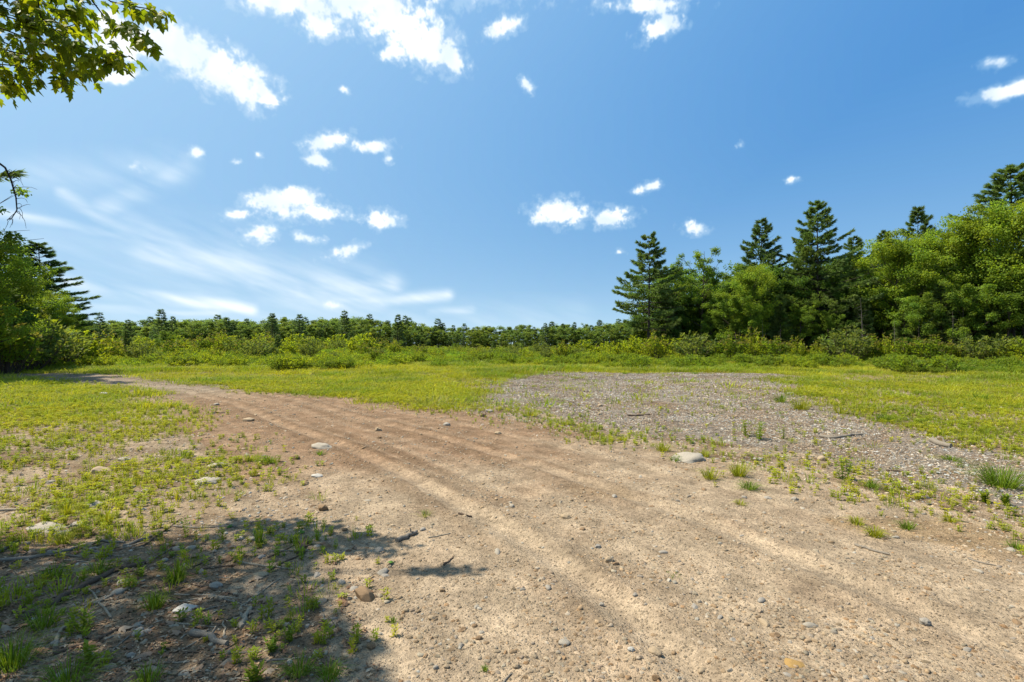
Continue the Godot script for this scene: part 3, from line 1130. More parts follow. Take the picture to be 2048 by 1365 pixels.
	for r in [[1724, 49, 598], [1526, 51, 640], [1790, 47.5, 645], [1480, 51, 655], [1905, 46, 625], [1560, 51, 650], [1662, 51, 660]]:
		var o := single("dead_sapling", dm, M.bark, "leafless grey dead sapling at the foot of the wood", "tree", "dead saplings in front of the wood")
		var h: float = EYE + (HY - r[2]) / F * r[1]
		o.position = on(Vector3((r[0] - CX) / F * r[1], 0, -r[1]))
		o.scale = Vector3(h / 6.0, h / 6.0, h / 6.0)
		o.rotation.y = rr(0, TAU)
	# left side
	var side := "trees on the near side of the track"
	sized(lone, 13.4, -215, 24.5, 60, 1.0, "white pine at the picture's rim with drooping dead twigs", side)
	sized(open, 12.5, -148, 22.5, 130, 0.9, "broadleaf tree at the rim whose leafy tips show against sky", side)
	sized(full, 11.0, -35, 25.5, 470, 0.95, "broadleaf tree with glossy leaves where the track leaves the clearing", side)
	sized(tall2, 15.0, 78, 46, 486, 1.5, "white pine with long level boughs beyond the bend of the track", side)
	sized(tall2, 15.0, 20, 44, 480, 1.3, "white pine crowded behind the glossy leaved tree", side)
	sized(full, 11.0, 112, 43, 590, 0.95, "rounded broadleaf tree under the pine beyond the bend", side)
	sized(small, 7.5, 40, 33, 560, 1.0, "leafy tree over the bend of the track with shaded trunk", side)
	sized(shady, 8.5, -20, 31, 520, 1.0, "dark green tree beside the bend of the track", side)
	sized(small, 7.5, 150, 50, 630, 1.0, "small broadleaf tree at the end of the near trees", side)
	sized(shady, 8.5, 60, 52, 560, 1.1, "dark tree behind the near trees beyond the bend", side)
	for i in 9:
		sized([shady, full, small][i % 3], [8.5, 11.0, 7.5][i % 3], -170.0 - i * 75.0, rr(26.0, 40.0), rr(420.0, 560.0), 1.1, "broadleaf tree of the wood beside the track before the bend", side)
	# the dead hanging branch of the pine at the rim
	var db := MB.new(true)
	var hung := PackedVector3Array()
	for q in [[-40, 300], [8, 335], [20, 360], [30, 395], [32, 420], [22, 436], [12, 440]]:
		hung.append(at(q[0], q[1], 23.0))
	var root := hung[0]
	for i in hung.size():
		hung[i] -= root
	db.tube(hung, taper(0.05, 0.012, 6), 5, Color(0.06, 0.05, 0.045))
	for k in 22:
		var p := along_line(hung, rr(0.2, 1.0))
		var d := Vector3(rr(-0.6, 1.0), rr(-0.9, 0.5), rr(-0.5, 0.5)) * rr(0.3, 0.9)
		db.tube(bend(p, p + d, Vector3(0.1, 0.1, 0), 3), taper(0.016, 0.006, 3), 3, Color(0.06, 0.05, 0.045))
	var rim: Node3D = null
	for c in get_children():
		if c.has_meta("label") and str(c.get_meta("label")).begins_with("white pine at the picture's rim"):
			rim = c
	rim.set_meta("label", "white pine beside the glossy leaved tree with drooping dead twigs")
	var dead := part("dead_branch", db.done(), M.bark, rim)
	dead.global_transform = Transform3D(Basis(), root)

func build_far_woods() -> void:
	var dark := Color(0.13, 0.19, 0.068)
	var mid := Color(0.20, 0.285, 0.06)
	var deep := Color(0.155, 0.235, 0.06)
	var pines := []
	var broads := []
	for k in 4:
		pines.append(tree("distant_pine", pine(10.0, rr(1.8, 2.8), rr(0.03, 0.14), 0.5, 20, 6, dark, rr(0.55, 0.85), rr(0.2, 0.45)), "needle", "", Vector3.ZERO))
		broads.append(tree("distant_broadleaf_tree", broadleaf(9.0, rr(2.4, 3.5), 0.03, 0.28, 66, 60, [mid, deep, mid, deep][k]), "leaf", "", Vector3.ZERO))
	var skyline := [[-300, 640], [100, 644], [200, 650], [330, 644], [500, 644], [690, 642], [790, 644], [840, 652], [900, 658], [1000, 656], [1100, 655], [1200, 650], [1300, 642], [1500, 650], [2100, 650]]
	var n := 0
	for row in 3:
		var px := 120.0 if row else -250.0
		while px < (1330.0 if row < 2 else 1300.0):
			var top := 650.0
			for i in skyline.size() - 1:
				if px >= skyline[i][0] and px < skyline[i + 1][0]:
					top = lerpf(skyline[i][1], skyline[i + 1][1], (px - skyline[i][0]) / float(skyline[i + 1][0] - skyline[i][0]))
			var d := lerpf(118.0, 190.0, sm(300.0, 950.0, px)) + row * 11.0 + rr(-4, 4)
			var is_pine := rng.randf() < 0.24
			top += rr(-7.0, 9.0) + (rr(-12.0, 2.0) if is_pine else 1.0) + (6.0 if row == 0 else 0.0)
			var k := rng.randi() % 4
			var proto: Node3D = pines[k] if is_pine else broads[k]
			var h0 := 10.0 if is_pine else 9.0
			var label := "distant dark pine in the tree line beyond the shrubs" if is_pine else "distant green broadleaf tree in the tree line beyond the shrubs"
			if proto.has_meta("label"):
				sized(proto, h0, px, d, top, rr(1.1, 1.5), label, "distant tree line")
			else:
				var where := on(Vector3((px - CX) / F * d, 0, -d))
				var s := (EYE + (HY - top) / F * d) / h0
				proto.position = where
				proto.scale = Vector3(s, s, s)
				tag(proto, label, "tree", "distant tree line")
			n += 1
			px += (11.0 if row == 0 else 12.0) * rr(0.6, 1.35)
	# a few taller ones that stand out
	for r in [[200, 100, 626], [322, 108, 620], [345, 110, 634], [545, 125, 628], [690, 130, 622], [600, 128, 630], [795, 150, 630], [1126, 190, 648]]:
		sized(pines[rng.randi() % 4], 10.0, r[0], r[1], r[2], 1.15, "taller dark pine standing out of the distant tree line", "tall pines of the distant tree line")

func build_shrubs() -> void:
	var lime := Color(0.26, 0.33, 0.03)
	var green := Color(0.175, 0.255, 0.028)
	var fern := Color(0.175, 0.24, 0.03)
	var rosy := Color(0.17, 0.165, 0.05)
	var pale := Color(0.16, 0.21, 0.055)
	var kinds := [
		[shrub("sapling_shrub", bush(2.0, 0.95, 0.16, 26, 46, green, rosy), "", Vector3.ZERO), 2.0],
		[shrub("sapling_shrub", bush(1.6, 1.0, 0.15, 26, 46, lime), "", Vector3.ZERO), 1.6],
		[shrub("sapling_shrub", bush(2.4, 1.0, 0.17, 28, 46, lime, rosy), "", Vector3.ZERO), 2.4],
		[shrub("sapling_shrub", bush(1.8, 1.1, 0.15, 28, 46, pale), "", Vector3.ZERO), 1.8],
	]
	var says := ["leafy green sapling shrub with reddish tips in the overgrown field", "bright yellow green shrub in the overgrown field", "tall bright sapling shrub with rosy shoots in the overgrown field", "pale green leafy shrub in the overgrown field"]
	var i := 0
	while i < 250:
		var px := rr(40.0, 1300.0)
		var d := 38.0 + 62.0 * pow(rng.randf(), 0.9)
		if px < 180.0 and d < 44.0: continue
		if px > 700.0 and d < 42.0 + (px - 700.0) * 0.02: continue
		var k := i % 4
		var where := on(Vector3((px - CX) / F * d, 0, -d))
		# shrub tops stay near eye height, higher ones farther back
		var h := (0.5 + 1.1 * pow(rng.randf(), 1.4)) * lerpf(1.2, 2.3, sm(40.0, 75.0, d))
		h = lerpf(h, minf(h, 1.0 + 0.4 * rng.randf()), sm(750.0, 880.0, px))
		var s: float = h / kinds[k][1]
		if i < 4:
			var o: Node3D = kinds[k][0]
			o.position = where
			o.scale = Vector3(s, s, s)
			tag(o, says[k], "shrub", "shrubs of the overgrown field")
		else:
			copy_of(kinds[k][0], where, rr(0, TAU), Vector3(s, s, s) * Vector3(rr(0.9, 1.3), 1, rr(0.9, 1.3)), says[k], "shrubs of the overgrown field")
		i += 1
	# bushes along the foot of the wood
	for q in [[1310, 47, 664], [1348, 49, 676], [1386, 46, 662], [1420, 47, 680], [1465, 46, 668], [1505, 47, 660], [1548, 45, 672], [1590, 46, 676], [1635, 45, 684], [1694, 43, 655], [1735, 44, 668], [1772, 43, 672], [1815, 44, 676], [1860, 42, 668], [1905, 42, 680], [1950, 41, 672], [2000, 40, 668], [2040, 39, 676], [1280, 50, 676], [1250, 52, 680], [1215, 55, 682], [1170, 56, 680], [1128, 54, 682], [1080, 55, 684], [1030, 58, 686], [2090, 39, 660]]:
		var k := rng.randi() % 4
		var where := on(Vector3((q[0] - CX) / F * q[1], 0, -q[1]))
		var s: float = (EYE + (HY - q[2]) / F * q[1]) / kinds[k][1]
		copy_of(kinds[k][0], where, rr(0, TAU), Vector3(s * 1.1, s, s * 1.1), ["green bush with reddish tips at the foot of the wood", "bright yellow green bush at the foot of the wood", "tall bright bush with rosy shoots at the foot of the wood", "pale green bush at the foot of the wood"][k], "bushes at the foot of the wood")
	for n in 34:
		var k := rng.randi() % 4
		var d := rr(60.0, 72.0)
		var where := on(Vector3((1290.0 + n * 26.0 + rr(-9, 9) - CX) / F * d, 0, -d))
		var s: float = rr(2.6, 3.8) / kinds[k][1]
		copy_of(kinds[k][0], where, rr(0, TAU), Vector3(s * 1.2, s, s * 1.2), "tall bush growing between trunks inside the wood", "bushes inside the wood")
	for q in [[-40, 27, 600], [10, 28, 640], [48, 31, 636], [80, 34, 650], [115, 36, 648], [150, 39, 660], [25, 33, 610], [185, 44, 668], [-90, 26, 580], [60, 38, 620], [130, 44, 640], [215, 50, 664]]:
		var k := rng.randi() % 4
		var where := on(Vector3((q[0] - CX) / F * q[1], 0, -q[1]))
		var s: float = (EYE + (HY - q[2]) / F * q[1]) / kinds[k][1]
		copy_of(kinds[k][0], where, rr(0, TAU), Vector3(s * 1.15, s, s * 1.15), ["green bush with reddish tips under the trees at the bend", "bright yellow green bush under the trees at the bend", "tall bright bush with rosy shoots under the trees at the bend", "pale green bush under the trees at the bend"][k], "bushes under the trees at the bend")
	# low fern-like shrubs
	var lows := []
	for k in 3:
		lows.append(shrub("low_shrub", bush(0.75, 0.62, 0.13, 26, 34, [fern, green, lime][k], Color(0, 0, 0), 0.34, 0.15), "", Vector3.ZERO))
	var ls := ["low feathery olive green shrub at the meadow edge", "low dark green shrub at the meadow edge", "low bright green shrub at the meadow edge"]
	i = 0
	while i < 300:
		var px := rr(0.0, 2120.0)
		var d := rr(29.0, 44.0)
		if px < 700.0:
			d = rr(31.0, 44.0)
			if px < 260.0 and d < 36.0: continue
		elif px < 1250.0:
			d = rr(38.0, 50.0)
		elif px < 1800.0:
			d = rr(32.0, 44.0)
		else:
			d = rr(26.5, 38.0)
		var where := on(Vector3((px - CX) / F * d, 0, -d))
		var r := road(where.x, where.z)
		if r.x > -1.6 and r.x < 2.6: continue
		var k := i % 3
		var s := 0.35 + 1.0 * pow(rng.randf(), 1.3)
		if i < 3:
			var o: Node3D = lows[k]
			o.position = where
			tag(o, ls[k], "shrub", "low shrubs of the meadow edge")
		else:
			copy_of(lows[k], where, rr(0, TAU), Vector3(s * rr(1.0, 1.5), s, s * rr(1.0, 1.4)), ls[k], "low shrubs of the meadow edge")
		i += 1
	# undergrowth that nobody could count
	var um := bush(0.7, 0.75, 0.15, 18, 26, Color(1, 1, 1), Color(0, 0, 0), 0.4, 0.1)
	var xf: Array[Transform3D] = []
	var cs := PackedColorArray()
	for k in 4300:
		var px := rr(-600.0, 2400.0)
		var d := 33.0 + 70.0 * pow(rng.randf(), 1.3)
		var edge := 36.0 + 12.0 * n1.get_noise_1d(px * 0.35)
		if px > 900.0 and px < 1800.0: edge += 4.0
		if px > 1800.0: d -= 6.0; edge -= 7.0
		if d < edge: continue
		var where := on(Vector3((px - CX) / F * d, 0, -d))
		if d < 48.0:
			var r := road(where.x, where.z)
			if r.x > -2.0 and r.x < 3.0: continue
		var s := rr(0.45, 1.25) * lerpf(0.7, 1.5, sm(38.0, 70.0, d))
		xf.append(Transform3D(Basis(Vector3.UP, rr(0, TAU)).scaled(Vector3(s * 1.3, s, s * 1.3)), where))
		cs.append(tint([fern, lime, green][rng.randi() % 3], 0.28))
	scatter("undergrowth", um[1], M.leaf, xf, cs, "dense knee high undergrowth of the overgrown field", "undergrowth")

# ------------------------------------------------------------------ ground cover
func strew(called: String, meshes: Array, m: Material, count: int, pick: Callable, label: String, category: String) -> void:
	var xf := []
	var cs := []
	for k in meshes.size():
		var a: Array[Transform3D] = []
		xf.append(a)
		cs.append(PackedColorArray())
	for i in count:
		var r: Array = pick.call(i)
		if r.is_empty():
			continue
		var k := rng.randi() % meshes.size()
		xf[k].append(r[0])
		cs[k].append(r[1])
	var root := Node3D.new()
	root.name = called
	add_child(root)
	tag(root, label, category, "", "stuff")
	for k in meshes.size():
		if xf[k].size():
			scatter(called + "_patch", meshes[k], m, xf[k], cs[k], "", "", root)

func build_cover() -> void:
	var yellow := Color(0.39, 0.405, 0.03)
	var green := Color(0.21, 0.29, 0.026)
	var straw := Color(0.30, 0.27, 0.10)
	var tufts := []
	for k in 4:
		tufts.append(blades(22, 0.16, 0.13, 0.006, 0.35, Color(1, 1, 1), 0.6))
	var weeds := []
	for k in 5:
		weeds.append(weed(3 + k % 3, 0.05, 0.024, Color(1, 1, 1), 3))
	# leafy weeds near the camera
	strew("weeds", weeds, M.grass, 92000, func(_i):
		var d := 2.5 + 19.0 * pow(rng.randf(), 0.75)
		var x := rr(-1.35, 1.25) * d
		var jx := x + rng.randfn(0.0, 0.15 + 0.012 * d)
		var jz := -d + rng.randfn(0.0, 0.15 + 0.016 * d)
		var r := road(jx, jz)
		var cov := cover(jx, jz, r)
		if rng.randf() > cov * 1.05: return []
		var s := rr(0.55, 1.35) * (1.0 + 0.03 * d)
		var p := on(Vector3(x, 0, -d))
		var c := yellow.lerp(green, clampf(0.35 + 1.1 * n1.get_noise_2d(x * 4.0, d * 4.0) + rr(-0.3, 0.3), 0.0, 1.0))
		return [Transform3D(Basis(Vector3.UP, rr(0, TAU)).scaled(Vector3(s, s * rr(0.6, 1.3), s)), p), tint(c, 0.2)], "low yellow green weeds covering the stony soil", "weeds")
	# short grass
	strew("grass", tufts, M.grass, 34000, func(_i):
		var d := 3.0 + 24.0 * pow(rng.randf(), 0.8)
		var x := rr(-1.35, 1.25) * d
		var jx := x + rng.randfn(0.0, 0.15 + 0.012 * d)
		var jz := -d + rng.randfn(0.0, 0.15 + 0.016 * d)
		var r := road(jx, jz)
		var cov := cover(jx, jz, r)
		var clump := n2.get_noise_2d(x * 7.0, d * 7.0)
		if rng.randf() > cov * clampf(0.45 + 1.6 * clump, 0.05, 1.0): return []
		var s := rr(0.4, 1.0) * (1.0 + 0.02 * d)
		var p := on(Vector3(x, 0, -d))
		var c := yellow.lerp(green, clampf(0.4 + 1.2 * clump + rr(-0.3, 0.3), 0.0, 1.0)).lerp(straw, 0.25 if rng.randf() < 0.2 else 0.0)
		return [Transform3D(Basis(Vector3.UP, rr(0, TAU)).scaled(Vector3(s, s, s)), p), tint(c, 0.2)], "short grass growing between the stones", "grass")
	# the meadow behind
	var far := []
	for k in 3:
		far.append(blades(30, 0.30, 0.42, 0.018, 0.3, Color(1, 1, 1), 0.9))
	strew("meadow_grass", far, M.grass, 42000, func(_i):
		var d := 12.5 + 30.0 * pow(rng.randf(), 0.85)
		var x := rr(-1.5, 1.3) * d
		var jx := x + rng.randfn(0.0, 0.15 + 0.012 * d)
		var jz := -d + rng.randfn(0.0, 0.15 + 0.016 * d)
		var r := road(jx, jz)
		var cov := cover(jx, jz, r)
		if rng.randf() > cov: return []
		var lush := n1.get_noise_2d(x * 2.2 + 50.0, d * 2.2)
		var s := (0.15 + 0.65 * pow(rng.randf(), 1.6) + 0.5 * sm(0.0, 0.35, lush) * sm(20.0, 27.0, d) + 0.3 * sm(27.0, 32.0, d)) * (1.5 if rng.randf() < 0.08 else 1.0)
		var p := on(Vector3(x, 0, -d))
		var c := yellow.lerp(green, clampf(0.4 + 2.0 * lush + 0.8 * n2.get_noise_2d(x * 3.0, d * 3.0) + rr(-0.35, 0.35), 0.0, 1.0)).lerp(straw, rr(0.4, 0.9) if rng.randf() < 0.22 else 0.0)
		return [Transform3D(Basis(Vector3.UP, rr(0, TAU)).scaled(Vector3(s * 1.2, s, s * 1.2)), p), tint(c, 0.18)], "bright yellow green grass of the meadow", "grass")

func build_gravel() -> void:
	var stones := []
	for k in 8:
		stones.append(stone_mesh(40 + k, rr(0.45, 0.75), 0.5, false, 0.0 if k % 2 else 0.22))
	var tones := [Color(0.52, 0.40, 0.26), Color(0.46, 0.37, 0.26), Color(0.38, 0.335, 0.28), Color(0.56, 0.46, 0.32), Color(0.34, 0.23, 0.135), Color(0.62, 0.55, 0.44), Color(0.42, 0.28, 0.16)]
	strew("gravel", stones, M.stone, 190000, func(_i):
		var d := 1.9 + 20.0 * pow(rng.randf(), 1.55)
		var x := rr(-1.35, 1.25) * d
		var r := road(x, -d)
		var w := n2.get_noise_2d(r.y * 0.5, 5.0) * 0.12
		var keep := 0.85
		if r.x > -1.2 and r.x < 3.6:
			var u := 1.0
			for q in [0.0, 1.62, 2.5]:
				u = minf(u, absf(r.x - q + w) / 0.4)
			keep = lerpf(0.12, 0.72, sm(0.25, 0.55, u)) * clampf(0.65 + 1.6 * n2.get_noise_2d(x * 5.0, d * 5.0), 0.2, 1.0)
		elif r.x < 0.0:
			keep = lerpf(0.2, 0.85, sm(3.9, 4.8, d)) * (1.0 - 0.5 * sm(7.0, 11.0, d)) * clampf(0.75 + 1.4 * n2.get_noise_2d(x * 4.0, d * 4.0), 0.1, 1.0)
		if rng.randf() > keep: return []
		var s := (0.003 + 0.0135 * pow(rng.randf(), 3.2)) * (1.0 + 0.05 * d) * (1.1 if r.x < -1.2 else 1.0)
		var p := on(Vector3(x, 0, -d)) + Vector3(0, s * rr(-0.35, 0.2), 0)
		var b := Basis(Vector3.UP, rr(0, TAU)) * Basis(Vector3.RIGHT, rr(-0.3, 0.3))
		var c: Color = tones[rng.randi() % 7]
		if r.x > -1.2 and r.x < 3.6:
			c = c.lerp(Color(0.40, 0.28, 0.16), 0.35)
		return [Transform3D(b.scaled(Vector3(s * rr(0.8, 1.3), s * rr(0.8, 1.2), s)), p), tint(c, 0.22)], "loose pebbles and grit strewn over the soil", "gravel")
	# weathered wood chips and stones on the grey pad
	var bits := []
	for k in 5:
		var b := MB.new()
		var l := rr(0.8, 1.2)
		var w := rr(0.25, 0.5)
		var q := [Vector3(-l, 0, -w * rr(0.5, 1.0)), Vector3(-l * rr(0.7, 1.0), 0, w), Vector3(l, 0, w * rr(0.4, 1.0)), Vector3(l * rr(0.7, 1.1), 0, -w)]
		var up := Vector3(0, 0.16, 0)
		var col := Color(1, 1, 1)
		b.quad(q[0] + up, q[1] + up * 1.3, q[2] + up, q[3] + up * 0.7, col)
		for e in 4:
			b.quad(q[e] - up, q[(e + 1) % 4] - up, q[(e + 1) % 4] + up, q[e] + up, col)
		bits.append(b.done())
	var greys := [Color(0.52, 0.475, 0.41), Color(0.58, 0.54, 0.47), Color(0.45, 0.375, 0.285), Color(0.66, 0.62, 0.54), Color(0.36, 0.265, 0.175), Color(0.55, 0.465, 0.345)]
	strew("wood_chips", bits, M.wood, 220000, func(_i):
		var d := 5.0 + 23.5 * pow(rng.randf(), 0.9)
		var x := rr(-0.25, 1.15) * d
		var j := 0.25 + d * 0.03
		var e := rng.randfn(0.0, 0.5 + 0.025 * d)
		if not in_chips(x + n2.get_noise_2d(x * 3.0, d * 3.0) * j * 2.5 + e, -d + n2.get_noise_2d(x * 3.0 + 60.0, d * 3.0) * j * 2.5 + rng.randfn(0.0, 0.4 + 0.05 * d)): return []
		if rng.randf() > 0.7 + 1.2 * n2.get_noise_2d(x * 2.0 + 5.0, d * 2.0): return []
		var s := (0.006 + 0.018 * pow(rng.randf(), 2.0)) * (1.0 + 0.035 * d)
		var p := on(Vector3(x, 0, -d)) + Vector3(0, s * rr(0.0, 0.35), 0)
		var b := Basis(Vector3.UP, rr(0, TAU)) * Basis(Vector3.RIGHT, rr(-0.5, 0.5)) * Basis(Vector3.BACK, rr(-0.35, 0.35))
		var c: Color = greys[rng.randi() % 6]
		if n2.get_noise_2d(x * 4.0, d * 4.0) > 0.12: c = c.lerp(Color(0.25, 0.17, 0.11), 0.5)
		return [Transform3D(b.scaled(Vector3(s, s, s)), p), tint(c, 0.22)], "weathered grey wood chips spread over a pad of bare ground", "wood chips")

func build_stones() -> void:
	var round_ := []
	var broken := []
	for k in 6:
		round_.append(stone_mesh(100 + k, 0.62, 0.30, true))
		broken.append(stone_mesh(120 + k, 0.66, 0.45, true, 0.2 + 0.03 * k))
	var mats := {"tan": toned(M.stone, Color(0.50, 0.385, 0.25)), "pale": toned(M.stone, Color(0.46, 0.41, 0.33)), "grey": toned(M.stone, Color(0.42, 0.38, 0.32)), "brown": toned(M.stone, Color(0.33, 0.22, 0.125)), "ochre": toned(M.stone, Color(0.46, 0.29, 0.10)), "white": toned(M.stone, Color(0.62, 0.59, 0.52))}
	# pixel of the foot, width and height in pixels, stone, shape, how deep it is sunk, label
	var list := [
		[728, 1198, 44, 34, "brown", 1, 0.25, "fist sized brown rock in dappled shade on the track"],
		[646, 1020, 21, 19, "brown", 1, 0.15, "angular brown rock with a steep side at the track's sandy edge"],
		[590, 917, 17, 14, "brown", 1, 0.15, "small upright brown rock beside the half buried pale boulder"],
		[640, 896, 48, 16, "pale", 0, 0.5, "half buried pale boulder with grass growing against it in the track"],
		[633, 952, 22, 9, "white", 0, 0.4, "smooth white flat stone pressed into the track"],
		[408, 966, 54, 14, "pale", 0, 0.5, "large pale flat topped stone in the stony verge"],
		[432, 933, 40, 9, "pale", 0, 0.5, "long flat pale stone behind the large flat topped one"],
		[84, 1066, 84, 26, "pale", 1, 0.6, "broad cracked pale slab in the verge beside a yellowish tuft"],
		[152, 1052, 28, 12, "grey", 0, 0.4, "grey cobble next to the broad cracked slab"],
		[181, 1014, 40, 14, "pale", 0, 0.5, "oval pale cobble among pebbles of the verge"],
		[246, 920, 22, 9, "pale", 0, 0.4, "small pale stone in the weeds of the verge"],
		[194, 945, 52, 16, "tan", 1, 0.5, "long tan slab tilted in the weeds of the verge"],
		[395, 948, 16, 11, "grey", 1, 0.3, "rounded grey cobble above the large flat topped stone"],
		[1380, 922, 84, 13, "pale", 0, 0.55, "big smooth half buried boulder between grass tufts"],
		[1645, 921, 17, 13, "tan", 0, 0.2, "round tan stone on the grey chips beside a leafy plant"],
		[1521, 921, 14, 9, "grey", 0, 0.2, "grey stone beside a thin upright weed"],
		[1585, 906, 14, 8, "brown", 1, 0.3, "brown stone on the edge of the chip pad"],
		[756, 861, 15, 10, "tan", 1, 0.2, "tan angular stone in the reddish part of the track"],
		[759, 876, 9, 6, "brown", 1, 0.2, "small dark stone just below the tan angular one"],
		[893, 850, 16, 9, "grey", 0, 0.25, "blue grey stone on the ridge of the track"],
		[996, 865, 14, 8, "tan", 0, 0.3, "tan stone near the grassy edge of the track"],
		[495, 844, 24, 11, "tan", 1, 0.25, "wedge shaped tan rock at the bend of the track"],
		[440, 828, 20, 8, "brown", 1, 0.3, "low brown rock at the bend of the track"],
		[432, 811, 12, 7, "pale", 0, 0.3, "little pale stone at the bend of the track"],
		[1850, 1254, 19, 18, "grey", 0, 0.12, "round two toned grey stone alone on pale sand"],
		[1310, 1301, 26, 17, "tan", 0, 0.3, "smooth tan egg shaped stone beside the sandy rut"],
		[1218, 1122, 18, 17, "tan", 1, 0.15, "upright tan stone leaning on a darker one"],
		[1231, 1128, 15, 8, "brown", 1, 0.2, "dark stone at the foot of the upright tan stone"],
		[743, 1295, 17, 15, "brown", 0, 0.2, "brown round stone at the edge of the dappled shade"],
		[719, 1297, 12, 9, "tan", 0, 0.2, "tan pebble beside the brown round stone"],
		[1196, 1094, 15, 10, "grey", 1, 0.2, "blue grey stone on the brown ridge of the track"],
		[1131, 1034, 22, 12, "tan", 0, 0.4, "tan stone at the end of a cluster of pebbles"],
		[1592, 1330, 56, 10, "ochre", 1, 0.8, "flat ochre slab almost buried in the sand"],
		[366, 1218, 42, 15, "white", 1, 0.3, "pale elongated rock lying in deep shade"],
		[966, 832, 14, 9, "brown", 1, 0.2, "brown rock on the rim where track meets grass"],
		[978, 822, 15, 8, "grey", 0, 0.3, "grey rock behind the brown one on the track's rim"],
		[915, 799, 14, 7, "white", 0, 0.35, "white stone in the bright grass beyond the track"],
		[1200, 812, 10, 8, "tan", 0, 0.2, "tan stone standing on the chip pad"],
		[1200, 829, 12, 8, "tan", 1, 0.25, "tan stone in brown soil below the chip pad"],
		[206, 790, 18, 7, "white", 0, 0.4, "white stone in the grass inside the bend"],
		[1582, 792, 15, 7, "white", 0, 0.4, "white stone beside tall grass on the pad's far corner"],
		[1590, 1000, 16, 9, "pale", 1, 0.3, "pale chunk of stone on the stony shoulder"],
		[520, 1150, 30, 13, "tan", 0, 0.4, "tan cobble at the rim of the deep shade"],
		[430, 1173, 26, 14, "grey", 0, 0.3, "grey cobble in deep shade beside a grass tuft"],
		[505, 1080, 18, 10, "pale", 0, 0.3, "pale cobble at the foot of a tall stemmed tuft"],
		[480, 1078, 16, 9, "grey", 0, 0.3, "grey cobble beside the pale one above the shade"],
		[275, 1252, 16, 10, "pale", 0, 0.3, "pale cobble lit inside the shade"],
		[262, 1310, 18, 11, "grey", 0, 0.3, "grey cobble in shade near the thick broken stick"],
		[690, 1060, 12, 9, "brown", 1, 0.2, "brown stone below the angular rock at the track's edge"],
		[738, 1283, 9, 6, "pale", 0, 0.2, "pale pebble touching the brown round stone"],
		[863, 1236, 15, 10, "tan", 0, 0.25, "tan stone on open sand left of the rut"],
		[885, 1180, 12, 8, "brown", 1, 0.25, "rusty brown chip of stone on open sand"],
		[958, 1275, 14, 9, "brown", 0, 0.25, "rounded brown stone on open sand"],
		[1032, 1330, 16, 12, "tan", 0, 0.3, "yellowish stone sunk in open sand"],
		[872, 1335, 12, 10, "grey", 0, 0.25, "grey pebble at the lower rim of the shade"],
		[893, 1333, 12, 10, "tan", 0, 0.25, "tan pebble next to the grey one at the shade's rim"],
		[1262, 1306, 14, 11, "white", 0, 0.25, "white stone beside the tan egg shaped one"],
		[1203, 1201, 14, 10, "pale", 1, 0.25, "pale stone in the swept sandy rut"],
		[1270, 1194, 10, 9, "grey", 0, 0.2, "bluish stone on the ridge beside the rut"],
		[1312, 1360, 18, 15, "brown", 1, 0.25, "dark stone at the foot of the sandy rut"],
	]
	for q in list:
		var g := on(gp(q[0], q[1]))
		var d := -g.z
		var w: float = q[2] / F * d
		# seen from above, the height in the picture is part depth and part height
		var h: float = maxf(q[3] / F * d * 0.8, w * 0.22)
		var sunk: float = q[6]
		var mesh: ArrayMesh = (broken if q[5] else round_)[rng.randi() % 6]
		var o := single("stone", mesh, mats[q[4]], q[7], "stone")
		var fl: float = h / (1.0 - sunk * 0.5) * 0.5 / 0.62
		o.scale = Vector3(w * 0.5, fl, w * 0.5 * rr(0.9, 1.2))
		o.rotation = Vector3(rr(-0.06, 0.06), rr(-0.5, 0.5), rr(-0.06, 0.06))
		o.position = g + Vector3(0, fl * 0.62 * (1.0 - 2.0 * sunk) * 0.8, -w * 0.2)
	# the many unremarkable ones
	var plain := []
	for k in 4:
		plain.append(stone_mesh(140 + k, 0.6, 0.4, false, 0.0 if k % 2 else 0.2))
	var names := ["tan", "pale", "grey", "brown"]
	var i := 0
	while i < 236:
		var d := 2.4 + 11.0 * pow(rng.randf(), 1.35)
		var x := rr(-1.0, 1.0) * d
		var r := road(x, -d)
		var zone := 0
		if r.x < -1.0: zone = 1
		elif r.x > 3.4: zone = 2
		elif rng.randf() < 0.35 and absf(r.x - 0.8) > 0.5: continue
		if zone == 1 and d > 9.0: continue
		var s := rr(0.014, 0.032) * (1.0 + 0.05 * d) * (1.3 if zone == 1 else 1.0)
		var k := rng.randi() % 4
		var where: String = ["lying loose on the dirt track", "in the stony verge among weeds", "on the stony shoulder below the chip pad"][zone]
		var o := single("stone", plain[rng.randi() % 4], mats[names[k]], "small %s stone %s" % [names[k], where], "stone", "small loose stones")
		o.scale = Vector3(s * rr(0.8, 1.3), s * rr(0.7, 1.1), s)
		o.rotation = Vector3(rr(-0.2, 0.2), rr(0, TAU), rr(-0.2, 0.2))
		o.position = on(Vector3(x, 0, -d)) + Vector3(0, s * rr(-0.25, 0.12), 0)
		i += 1

